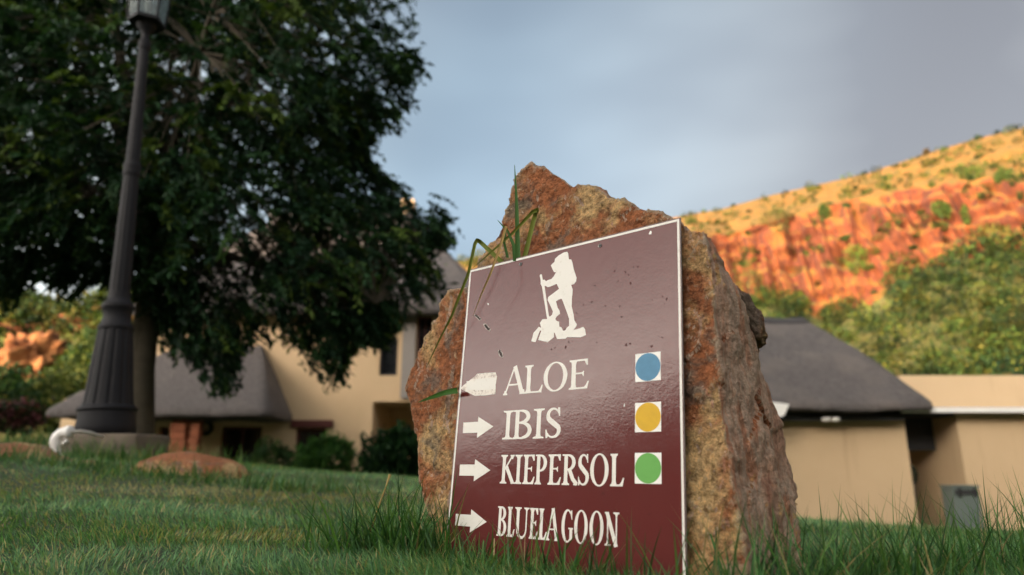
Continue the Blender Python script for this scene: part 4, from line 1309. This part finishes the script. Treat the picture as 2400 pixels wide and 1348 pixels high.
def glyph(ch, w, H, s, t):
    S = []
    sf = s * 0.5 + min(5.2, w * 0.13)                                     # serif half width
    def stem(cx, full=True, th=s):
        S.append(rect(cx - th / 2, t * .4, cx + th / 2, H - t * .4))
    if ch == 'I':
        stem(w / 2); S.append(serif(w / 2, w / 2, 0, 1, s, t)); S.append(serif(w / 2, w / 2, H, -1, s, t))
    elif ch == 'L':
        cx = sf; stem(cx); S.append(serif(cx, sf, H, -1, s, t)); S.append(serif(cx, sf, 0, 1, s, t))
        S.append(rect(cx, 0, w - t, t)); S.append([(w - t * 3.2, t * .9), (w - t * 1.4, 0), (w - t * 1.0, 0), (w, H * .26), (w - t * .8, H * .26), (w - t * 1.9, t * 2.2)])
    elif ch == 'E':
        cx = sf; stem(cx); S.append(serif(cx, sf, H, -1, s, t)); S.append(serif(cx, sf, 0, 1, s, t))
        S.append(rect(cx, H - t, w * .93, H)); S.append([(w * .93 - t * 2.2, H - t * .9), (w * .93, H), (w * .93, H * .79), (w * .93 - t * .7, H * .79)])
        S.append(rect(cx, H * .5, w * .72, H * .5 + t * .9)); S.append([(w * .72 - t * 1.2, H * .5 + t * .4), (w * .72, H * .60), (w * .72 + t * .3, H * .60), (w * .72 + t * .3, H * .42), (w * .72, H * .42)])
        S.append(rect(cx, 0, w - t, t)); S.append([(w - t * 3.2, t * .9), (w - t * 1.5, 0), (w - t * 1.0, 0), (w, H * .25), (w - t * .8, H * .25), (w - t * 1.9, t * 2.2)])
    elif ch == 'A':
        hw = min(5.5, w * .16)
        ax = w * .50
        S.extend(stroke([(hw * .95, t * .5), (ax - s * .12, H * 1.01)], t * 1.05)); S.extend(stroke([(ax - s * .05, H * 1.03), (w - hw * 1.15, t * .5)], s))
        S.append(rect(w * .26, H * .33, w * .72, H * .33 + t * .95))
        S.append(serif(hw * .95, hw * .95, 0, 1, t, t)); S.append(serif(w - hw * 1.1, hw * 1.1, 0, 1, s, t))
    elif ch == 'O':
        N_ = 40
        for k in range(N_):
            a0, a1 = 2 * math.pi * k / N_, 2 * math.pi * (k + 1) / N_
            def o_(a): return (w / 2 + w / 2 * math.cos(a), H / 2 + (H / 2 + 1.0) * math.sin(a))
            def i_(a): return (w / 2 + (w / 2 - s) * math.cos(a), H / 2 + (H / 2 + 1.0 - t * .85) * math.sin(a))
            S.append([o_(a0), o_(a1), i_(a1), i_(a0)])
    elif ch in 'BPR':
        cx = sf; stem(cx); S.append(serif(cx, sf, 0, 1, s, t))
        S.append(rect(0, H - t * .9, cx, H))
        top = w * (.90 if ch == 'B' else .96 if ch == 'P' else .86)
        y0 = H * (.53 if ch == 'B' else .43 if ch == 'P' else .47)
        def bowl(xe, ya, yb):
            rx = (xe - cx) * .62
            c0 = xe - rx - s / 2
            pts = [(cx, yb - t / 2)] + arc(c0, (ya + yb) / 2, rx, (yb - ya) / 2 - t / 2, 90, -90, 20) + [(cx, ya + t / 2)]
            wd = [t] + [t + (s - t) * max(0, math.cos(math.radians(90 - 180 * k / 20))) ** 1.3 for k in range(21)] + [t]
            S.extend(stroke(pts, wd))
        bowl(top, y0, H)
        if ch == 'B': bowl(w, 0, y0 + t * .8)
        if ch == 'R':
            S.extend(stroke([(w * .46, y0 + t), (w * .70, H * .20), (w - 1.0, t * .5)], [s, s, s * .95])); S.append(rect(w - s * 1.1, 0, w, t * .8))
    elif ch == 'K':
        cx = sf; stem(cx); S.append(serif(cx, sf, 0, 1, s, t)); S.append(serif(cx, sf, H, -1, s, t))
        S.extend(stroke([(cx, H * .42), (w * .80, H - t * .5)], t * 1.05)); S.append(serif(w * .80, min(5, w * .17), H, -1, t, t))
        S.extend(stroke([(w * .42, H * .58), (w * .90, t * .3)], s)); S.append(rect(w * .76, 0, w, t * .8))
    elif ch == 'S':
        pts = arc(w * .50, H * .745, w * .36, H * .225, 25, 205, 14) + [(w * .30, H * .58), (w * .5, H * .495), (w * .70, H * .41)] + arc(w * .48, H * .255, w * .40, H * .225, 25, -155, 14)
        n = len(pts)
        wd = [t + (s * 1.05 - t) * math.sin(math.pi * min(1, max(0, (k / (n - 1) - .12) / .76))) ** 1.6 for k in range(n)]
        S.extend(stroke(pts, wd))
        S.append([(w * .80, H * 1.0), (w * .92, H * 1.0), (w * .93, H * .72), (w * .87, H * .72), (w * .76, H * .90)])
        S.append([(w * .0, H * .28), (w * .07, H * .28), (w * .20, H * .08), (w * .12, 0), (w * .03, 0)])
    elif ch == 'U':
        cx = sf; x2 = w - sf * .8
        S.append(rect(cx - s / 2, H * .28, cx + s / 2, H - t * .4)); S.append(serif(cx, sf, H, -1, s, t))
        S.append(rect(x2 - t / 2, H * .28, x2 + t / 2, H - t * .4)); S.append(serif(x2, sf * .8, H, -1, t, t))
        pts = arc((cx + x2) / 2, H * .28, (x2 - cx) / 2, H * .28 - t * .2, 180, 360, 20)
        S.extend(stroke(pts, [s + (t - s) * (k / 20) for k in range(21)]))
    elif ch == 'G':
        pts = arc(w * .53, H / 2, w * .53 - s / 2, H / 2 + .6 - t * .4, 52, 330, 34)
        S.extend(stroke(pts, [t + (s - t) * max(0, -math.cos(math.radians(52 + 278 * k / 34))) ** 1.1 for k in range(35)]))
        S.append([(w * .80, H * .97), (w * .90, H * 1.0), (w * .93, H * .70), (w * .87, H * .70), (w * .74, H * .92)])
        S.append(rect(w * .84 - s * .45, H * .06, w * .84 + s * .45, H * .42)); S.append(rect(w * .60, H * .40, w * 1.02, H * .40 + t * .85))
    elif ch == 'N':
        x1, x2 = sf * .85, w - sf * .85
        S.append(rect(x1 - t / 2, t * .4, x1 + t / 2, H - t * .5)); S.append(rect(x2 - t / 2, 0, x2 + t / 2, H - t * .4))
        S.extend(stroke([(x1 - s * .25, H - t * .3), (x2, -t * .3)], s * 1.05))
        S.append(serif(x1, sf * .85, 0, 1, t, t)); S.append(serif(x2, sf * .85, H, -1, t, t)); S.append(rect(0, H - t * .8, x1 + 1, H))
    return S
def word(letters, top, base, s, t):
    """letters: (char, x0, x1) in board millimetres"""
    H = base - top
    V_, Fs = [], []
    for (ch, x0, x1) in letters:
        for k, poly in enumerate(glyph(ch, x1 - x0, H, s, t)):
            z = 0.03 + 0.006 * (k % 40)
            i0 = len(V_)
            pl = [(x0 + x_, base - y_) for x_, y_ in poly]
            ar = sum(pl[i][0] * pl[(i + 1) % len(pl)][1] - pl[(i + 1) % len(pl)][0] * pl[i][1] for i in range(len(pl)))
            if ar > 0: pl = pl[::-1]
            V_ += [(x_ / 1000, -y_ / 1000, z / 1000) for x_, y_ in pl]
            Fs.append([i0 + i for i in range(len(pl))])
    me = bpy.data.meshes.new('lettering')
    me.from_pydata(V_, [], Fs); me.update()
    me.materials.append(M['white'])
    o = bpy.data.objects.new('lettering', me); COL.objects.link(o)
    o['label'] = 'white serif word ' + ''.join(l_[0] for l_ in letters)
    return loc(o)
word([('A', 123, 177), ('L', 176, 221), ('O', 222, 277), ('E', 281, 324.5)], 230, 284, 9.6, 3.3)
word([('I', 128, 153), ('B', 153.5, 199.5), ('I', 203, 228), ('S', 232, 266.5)], 314.5, 368.7, 9.4, 3.3)
word([('K', 129, 164), ('I', 164, 181.5), ('E', 184, 212), ('P', 212.5, 240), ('E', 242, 271), ('R', 273, 306), ('S', 307.5, 329), ('O', 332, 369), ('L', 372, 399)], 397.5, 449.5, 7.4, 3.0)
word([('B', 129, 152), ('L', 153.5, 172), ('U', 171, 204), ('E', 205.5, 225.5), ('L', 226.5, 245), ('A', 242, 272), ('G', 276, 300), ('O', 302.5, 330), ('O', 333.5, 361), ('N', 363, 391)], 490, 541.5, 6.4, 2.7)
# arrows
for cyy in (343.3, 425.8, 519.0):
    solid('arrow', [(20.5, cyy - 10.6), (61, cyy - 10.6), (61, cyy - 20.6), (103, cyy), (61.5, cyy + 20.9), (61.5, cyy + 10.6), (21, cyy + 10.6)], 0.0, 0.14, M['white'])
ta = solid('taped_arrow', [(1.8, 261.5), (22, 250), (41.6, 240), (47.8, 235), (73, 235.2), (99, 236.5), (103.5, 245), (101.5, 262), (103, 280), (75, 281), (46, 280), (24, 271)], 0.0, 0.12, M['tape'])
ta['label'] = 'worn pale tape arrow covering an older arrow'
solid('arrow_bar', [(19.5, 248.2), (44, 248), (44, 246), (101, 246.5), (101.5, 270), (46, 270), (46, 267.5), (21.5, 267.8)], 0.125, 0.2, M['white'], ta)
solid('arrow_fold', [(46, 269.5), (101, 271.5), (101, 272.6), (46, 270.8)], 0.2, 0.32, M['tape'], ta)
# trail colour stickers
for yy, mname, nm in ((232.5, 'sticker_blue', 'blue'), (315.6, 'sticker_yellow', 'yellow'), (396.5, 'sticker_green', 'green')):
    sx, ss_ = 418.8, 47.9
    st_ = solid('sticker', [(sx, yy), (sx + ss_, yy), (sx + ss_, yy + ss_), (sx, yy + ss_)], 0.0, 0.12, M['sticker_white'])
    st_['label'] = 'white square sticker with a %s disc' % nm
    solid('disc', [(x_, y_) for x_, y_ in arc(sx + ss_ / 2, yy + ss_ / 2, ss_ * .492, ss_ * .492, 0, 356, 71)], 0.125, 0.2, M[mname], st_)
# hiker
HIK = [(236.8, 21.3), (245.7, 15.7), (258.4, 12.2), (266, 12.8), (268.2, 16), (270.5, 29.1), (276.3, 31.0), (279, 37), (283.4, 53.5), (290.3, 70.9), (289.6, 77.9), (284.6, 82.4), (278.4, 83.1), (281.9, 92.5), (282, 102), (281.1, 111.8), (281.2, 125.8), (286.0, 142.1), (288.5, 154.5), (294.5, 163.0), (293.0, 167.1), (286.8, 172.7), (298.2, 172.0), (309.1, 170.0), (313.2, 174.4), (315.5, 185.9), (303.4, 188.9), (273.6, 184.7), (269.6, 187.1), (249.9, 185.9), (244.0, 173.5), (241.9, 172.0), (242.4, 181.3), (228.0, 189.1), (204.3, 182.0), (211.0, 164.3), (207.5, 163.8), (198.0, 185.6), (187.0, 182.6), (191.9, 166.3), (204.4, 155.8), (210.4, 158.8), (206.2, 148.6), (212.3, 141.9), (223.7, 143.0), (207.0, 74.2), (203.4, 68.1), (202.8, 60), (200.0, 49.5), (202.1, 46.8), (205.1, 48.4), (208.2, 60.2), (213.0, 61.0), (216.6, 64.9), (220.8, 62.9), (229.6, 62.5), (235.8, 57.3), (240.5, 50.4), (235.4, 48.9), (232.6, 44), (231.3, 41.7), (229, 37.5), (226.9, 33.4), (229.5, 31), (235.4, 27.6)]
H1 = [(213.4, 74.0), (216.5, 74.6), (221.7, 77.8), (228, 77.6), (243.3, 74.6), (249.8, 86.0), (231.3, 95.0), (223.9, 98.5), (222.9, 104.5), (228, 113), (237.4, 130.0), (235.3, 136.0), (230.6, 139.0), (228.0, 137.8)]
H2 = [(243.5, 110.3), (249, 108), (256.5, 107.0), (258.5, 110), (264.6, 123.3), (271.5, 138.3), (276.1, 149.4), (276.8, 163.8), (271.2, 167.2), (268.4, 171.0), (263.1, 171.4), (259.3, 164.4), (254.0, 161.9), (253.1, 152.3), (247.0, 149.7), (243.6, 145.5), (246.6, 141.5), (254.4, 136.8), (252.8, 130.4), (248.3, 124.0)]
hk = solid('hiker_emblem', HIK, 0.0, 0.15, M['white'], sign, (H1, H2))
hk['label'] = 'white hiker with backpack and staff stepping over stones'
# screws and scrapes
for (x_, y_) in ((148.5, 14.9), (342.6, 16.5)):
    so = solid('screw', arc(x_, y_, 3.6, 3.6, 0, 340, 17), 0.0, 0.9, M['screw'])
    solid('screw_slot', [(x_ - 2.4, y_ - .6), (x_ + 2.4, y_ - .9), (x_ + 2.4, y_ + .5), (x_ - 2.4, y_ + .8)], 0.902, 1.0, M['scrape_dark'], so)
    solid('washer', arc(x_ - .6, y_ + .4, 4.4, 4.2, 150, 300, 12), 0.0, 0.25, M['scrape'], so)
def blotch(name, cx, cy, lx, ly, ang, m, z, seed, n=16):
    pts = []
    for k in range(n):
        a = 2 * math.pi * k / n
        r_ = 1 + 0.45 * noise.noise(Vector((math.cos(a) * 1.7 + seed, math.sin(a) * 1.7, seed * .7)))
        x0, y0 = lx * math.cos(a) * r_, ly * math.sin(a) * r_
        c_, s_ = math.cos(ang), math.sin(ang)
        pts.append((cx + x0 * c_ - y0 * s_, cy + x0 * s_ + y0 * c_))
    return solid(name, pts, 0.0, z, m)
for k, (x_, y_, lx, ly, an) in enumerate(((37, 113, 13, 3.2, .62), (66, 139, 12, 4.2, .72), (109, 199, 10, 4.5, 1.0))):
    blotch('scratch', x_, y_, lx, ly, an, M['scrape'], 0.10, k * 3 + 1)
    for j in range(4):
        t = (j - 1.5) / 2
        blotch('scratch', x_ + t * lx * .8 * math.cos(an), y_ + t * lx * .8 * math.sin(an), lx * .22, ly * .7, an + .5 * (j - 1), M['scrape_dark'], 0.16, k * 7 + j + 2, 9)
blotch('chip', 448.1, 14.9, 2.6, 3.4, 0.4, M['sticker_white'], 0.1, 3, 10)
blotch('chip', 64.1, 88.2, 1.6, 2.4, -0.5, M['sticker_white'], 0.1, 5, 9)
blotch('chip', 398, 318, 1.0, 2.2, 0.2, M['sticker_white'], 0.1, 6, 9)
srng = random.Random(3)
for k in range(34):
    x_, y_ = srng.uniform(230, 480), srng.uniform(70, 225)
    blotch('chip', x_, y_, srng.uniform(.8, 3.2), srng.uniform(.6, 2.4), srng.uniform(0, 3), M['scrape_stain'] if 'scrape_stain' in M else M.setdefault('scrape_stain', plain('stain', (0.065, 0.018, 0.018), 0.55, 0.2, 0.3, 200)), 0.05, k, 9)

# ------------------------------------------------------------------ grass
def blade_geo(pos, length, width, az, lean, curl, col, seg=2, r=None):
    """tapering blades: pos (N,3), az heading of the lean, lean angle from vertical at the base, curl extra angle at the tip"""
    r = r or rng
    n = len(pos)
    h = np.stack([np.cos(az), np.sin(az), np.zeros(n)], 1)
    twist = az + math.pi / 2 + r.normal(size=n) * 0.7
    s = np.stack([np.cos(twist), np.sin(twist), np.zeros(n)], 1)
    V = []
    p = pos.copy()
    for k in range(seg + 1):
        t = k / seg
        a = lean + curl * t
        if k > 0:
            step = (length / seg)[:, None]
            p = p + step * (h * np.sin(a)[:, None] + np.array([0, 0, 1.0]) * np.cos(a)[:, None])
        w_ = (width * (1 - t ** 1.6) * 0.5)[:, None]
        if k < seg:
            V += [p - s * w_, p + s * w_]
        else:
            V += [p]
    m_ = 2 * seg + 1
    V = np.stack(V, 1).reshape(-1, 3)
    i = np.arange(n)[:, None] * m_
    Q = [i + np.array([[2 * k, 2 * k + 1, 2 * k + 3, 2 * k + 2]]) for k in range(seg - 1)]
    T3 = i + np.array([[2 * seg - 2, 2 * seg - 1, 2 * seg]])
    return V, ([np.concatenate(Q)] if Q else []) + [T3], np.repeat(np.clip(col, 0, 1), m_, axis=0)

GR_COLS = np.array([(0.088, 0.205, 0.082), (0.130, 0.265, 0.105), (0.050, 0.130, 0.060), (0.21, 0.30, 0.11), (0.24, 0.20, 0.085)])
grng = np.random.default_rng(21)
N = 420000
th = grng.uniform(math.radians(33), math.radians(147), N)
q = grng.random(N)
r_ = 0.33 * (15 / 0.33) ** (q ** 0.92)
gx, gy = r_ * np.cos(th), r_ * np.sin(th)
# clumping noise on a small lattice
lat = 97
base = grng.random((lat, lat))
def vnoise(x, y, f):
    X_, Y_ = x * f + 40, y * f + 40
    i, j = np.floor(X_).astype(int), np.floor(Y_).astype(int)
    u, v_ = X_ - i, Y_ - j
    u = u * u * (3 - 2 * u); v_ = v_ * v_ * (3 - 2 * v_)
    g = lambda a, b_: base[a % lat, b_ % lat]
    return (g(i, j) * (1 - u) + g(i + 1, j) * u) * (1 - v_) + (g(i, j + 1) * (1 - u) + g(i + 1, j + 1) * u) * v_
cl = vnoise(gx, gy, 9) * 0.6 + vnoise(gx, gy, 2.3) * 0.4
keep = grng.random(N) < 0.35 + 0.9 * cl
keep &= ~((gx > -3.17) & (gx < -2.54) & (gy > YL - .25) & (gy < YL + .23))
gx, gy, cl, r_ = gx[keep], gy[keep], cl[keep], r_[keep]
n = len(gx)
pos = np.stack([gx, gy, ground_z(gx, gy) - 0.003], 1)
dry = vnoise(gx + 3, gy + 7, 1.1) * 0.6 + vnoise(gx, gy, 5) * 0.4
# worn straw patches on the open lawn
patch = np.exp(-(((gx + 0.62) / 0.22) ** 2 + ((gy - 1.72) / 0.10) ** 2)) + 0.9 * np.exp(-(((gx + 0.95) / 0.65) ** 2 + ((gy - 3.2) / 0.5) ** 2)) + 0.6 * np.exp(-(((gx + 1.9) / 0.9) ** 2 + ((gy - 3.0) / 0.35) ** 2))
pdry = np.clip(0.06 + 0.35 * np.clip(dry - 0.5, 0, 1) + 0.6 * patch, 0, 0.8)
k = grng.choice(4, n, p=[.34, .32, .2, .14])
col = GR_COLS[k] * grng.uniform(0.7, 1.35, (n, 1)) * (0.75 + 0.5 * cl)[:, None]
isdry = grng.random(n) < pdry
col[isdry] = np.array([0.40, 0.35, 0.16]) * grng.uniform(0.5, 1.2, (isdry.sum(), 1))
length = grng.uniform(0.018, 0.044, n) * (0.75 + 0.5 * cl) * np.where(patch > 0.4, 0.75, 1.0)
width = grng.uniform(0.0016, 0.0034, n) * (1 + 0.22 * np.maximum(0, r_ - 1.2))
az = 2.4 * vnoise(gx + 9, gy, 3.0) * 2 * math.pi / 2.4 + grng.normal(size=n) * 0.9 + 0.3
V, Fs, Cq = blade_geo(pos, length, width, az, np.abs(grng.normal(0.35, 0.3, n)), grng.uniform(0.2, 1.2, n), col, 2, grng)
lawn = np_mesh('lawn_grass', V, Fs, M['blade'], None, Cq)
tag(lawn, 'short mown green lawn grass with straw patches', 'grass', kind='stuff')

def clump(label, pts, n, lmin, lmax, wmin, wmax, spread, seed, lean=0.35, curl=0.7, drym=0.06, az0=None, cols=None):
    """longer unmown blades growing along a line of points"""
    r = np.random.default_rng(seed)
    pts = np.asarray(pts, float)
    seg = r.integers(0, max(1, len(pts) - 1), n)
    t = r.random(n)[:, None]
    if len(pts) > 1: xy = pts[seg] * (1 - t) + pts[seg + 1] * t
    else: xy = np.repeat(pts, n, 0)
    xy = xy + r.normal(size=(n, 2)) * spread
    pos = np.stack([xy[:, 0], xy[:, 1], ground_z(xy[:, 0], xy[:, 1]) - 0.005], 1)
    cc = np.array(cols) if cols is not None else GR_COLS[:4]
    col = cc[r.integers(0, len(cc), n)] * r.uniform(0.7, 1.4, (n, 1))
    d = r.random(n) < drym
    col[d] = np.array([0.33, 0.27, 0.13]) * r.uniform(0.6, 1.2, (d.sum(), 1))
    ln = lmin + (lmax - lmin) * r.random(n) ** 1.8
    az = r.uniform(0, 6.283, n) if az0 is None else az0 + r.normal(size=n) * 0.8
    V, Fs, Cq = blade_geo(pos, ln, r.uniform(wmin, wmax, n), az, np.abs(r.normal(lean, 0.22, n)), r.uniform(0.1, curl, n), col, 4, r)
    o = np_mesh('grass_clump', V, Fs, M['blade'], None, Cq)
    return tag(o, label, 'grass', kind='stuff')
BL = [sp(-40, 590), sp(120, 590), sp(280, 590), sp(506, 590)]
fx = [((p_ + SN * 0.045).x, (p_ + SN * 0.045).y) for p_ in BL]
LUSH = [(0.040, 0.115, 0.032), (0.060, 0.155, 0.040), (0.028, 0.080, 0.026), (0.09, 0.19, 0.045)]
clump('long dark green grass beside the narrow foot of the rock', [(-0.36, 1.50), (-0.28, 1.48), (-0.20, 1.44), (-0.14, 1.42)], 640, 0.05, 0.20, 0.003, 0.006, 0.035, 1, 0.35, 0.7, cols=LUSH)
clump('uneven grass blades growing up in front of the sign bottom', fx, 330, 0.035, 0.135, 0.0024, 0.005, 0.022, 2, 0.3, 0.6, cols=LUSH)
clump('tall grass at the broad foot of the rock', [(0.29, 1.03), (0.38, 1.00), (0.50, 1.05), (0.62, 1.16)], 620, 0.05, 0.17, 0.0025, 0.005, 0.04, 3, 0.3, 0.7, cols=LUSH)
clump('tall wispy grass past the rock in front of the lodge wall', [(0.60, 1.18), (0.74, 1.22), (0.90, 1.30), (1.12, 1.42)], 520, 0.05, 0.20, 0.002, 0.0042, 0.05, 4, 0.25, 0.6, cols=LUSH)
clump('blurred grass tufts near the viewer below the rock', [(0.22, 0.86), (0.40, 0.84), (0.58, 0.92), (0.80, 1.02)], 520, 0.04, 0.085, 0.0025, 0.0048, 0.05, 5, 0.35, 0.8, cols=LUSH)
lx_ = [(P(u, 1090, Y_).x, Y_) for u, Y_ in ((-40, 4.0), (110, 3.9), (260, 3.8), (420, 3.6), (600, 3.5), (790, 3.6))]
clump('rough longer grass fringing the mound and boulders', lx_, 1300, 0.04, 0.15, 0.004, 0.008, 0.10, 6, 0.3, 0.7, cols=[(0.04, 0.115, 0.03), (0.06, 0.14, 0.035), (0.03, 0.085, 0.025), (0.09, 0.15, 0.035)])
lx_ = [(P(u, 1060, Y_).x, Y_) for u, Y_ in ((-60, 5.2), (60, 5.2), (150, 5.0))]
clump('thick grass rising beside the plinth', lx_, 1500, 0.06, 0.24, 0.005, 0.009, 0.12, 7, 0.3, 0.7, cols=[(0.04, 0.11, 0.03), (0.06, 0.14, 0.035), (0.03, 0.085, 0.025)])
lx_ = [(P(u, 1080, Y_).x, Y_) for u, Y_ in ((170, 4.55), (300, 4.5), (420, 4.5), (560, 4.4))]
clump('grass growing against the front of the plinth', lx_, 900, 0.05, 0.2, 0.004, 0.008, 0.07, 8, 0.3, 0.7, cols=[(0.04, 0.11, 0.03), (0.06, 0.14, 0.035), (0.09, 0.15, 0.035)])

# blades rooted behind the board, lying over the rock
tuft = empty('grass_tuft', sp(130, 10, 8))
tag(tuft, 'tuft of long bent grass blades growing up behind the top of the sign', 'grass')
M['blade_g'] = plain('fresh_blade', (0.045, 0.125, 0.022), 0.5, 0.3, 0.25, 30)
M['blade_y'] = plain('yellowing_blade', (0.16, 0.20, 0.03), 0.5, 0.3, 0.3, 30)
M['blade_d'] = plain('dry_blade', (0.38, 0.26, 0.09), 0.6, 0.3, 0.3, 30)
def ribbon(name, px, Y_, wpx, m, parent):
    """a creased blade through image-plane guide points at the given distances"""
    ctr = [P(u, v, y_) for (u, v), y_ in zip(px, Y_)]
    fine = []
    for i in range(len(ctr) - 1):
        for t in np.linspace(0, 1, 5)[: 5 if i == len(ctr) - 2 else 4]: fine.append((ctr[i].lerp(ctr[i + 1], t), (i + t) / (len(ctr) - 1)))
    V_, F_ = [], []
    for k, (p_, t) in enumerate(fine):
        d = (fine[min(k + 1, len(fine) - 1)][0] - fine[max(k - 1, 0)][0]).normalized()
        view = (Vector((0.25, 0, CAM_Z)) - p_).normalized()
        s_ = d.cross(view).normalized()
        w_ = 1.45 * wpx / 1600 * p_.y / 2 * (1 - 0.92 * t ** 2.2)
        V_ += [p_ - s_ * w_, p_ + view * -w_ * 0.45, p_ + s_ * w_]
    for k in range(len(fine) - 1):
        a = k * 3
        F_ += [(a, a + 1, a + 4, a + 3), (a + 1, a + 2, a + 5, a + 4)]
    return np_mesh(name, np.array([tuple(v_) for v_ in V_]), [np.array(F_)], m, parent, smooth=True)
yb_ = 1.385
ribbon('blade', [(1214, 612), (1213, 560), (1211, 480), (1206, 386)], [yb_ - .03] * 4, 9, M['blade_g'], tuft)
ribbon('blade', [(1207, 612), (1204, 575), (1190, 542), (1166, 516)], [yb_ - .03] * 4, 6.5, M['blade_g'], tuft)
ribbon('blade', [(1229, 606), (1240, 560), (1255, 500), (1260, 491), (1248, 497), (1200, 548), (1150, 592), (1104, 632)], [yb_ - .04] * 3 + [yb_ - .05, yb_ - .045, yb_ - .03, yb_ - .02, yb_], 8, M['blade_y'], tuft)
ribbon('blade', [(1180, 618), (1150, 590), (1124, 566), (1118, 563), (1113, 572), (1098, 640), (1058, 742), (1028, 800), (998, 864)], [yb_, yb_, yb_, yb_ - .01, yb_ - .01, yb_ + .0, yb_ + .03, yb_ + .06, yb_ + .09], 7.5, M['blade_y'], tuft)
ribbon('blade', [(1186, 530), (1172, 580), (1150, 640), (1128, 690), (1108, 742)], [1.35, 1.34, 1.33, 1.345, 1.36], 4.5, M['blade_d'], tuft)
ribbon('blade', [(1190, 604), (1182, 570), (1186, 532), (1192, 545)], [yb_ - .02] * 4, 4.5, M['blade_g'], tuft)
sd = empty('grass_sprig', P(1066, 916, 1.43))
tag(sd, 'single short dark green blade poking out from the sign edge over the rock', 'grass')
ribbon('blade', [(1072, 915), (1040, 921), (1010, 932), (980, 943)], [1.40, 1.43, 1.46, 1.50], 9, M['blade_g'], sd)
# a dry stalk in the clump beside the rock
ds = empty('dry_stalk', P(870, 1250, 1.5))
tag(ds, 'slanting dry grass stalk with a frayed tip beside the rock foot', 'grass')
tube('stalk', [P(868, 1245, 1.5), P(890, 1180, 1.5), P(905, 1140, 1.5), P(914, 1112, 1.5)], [0.0022, 0.0018, 0.0015, 0.003], M['blade_d'], ds, 6)
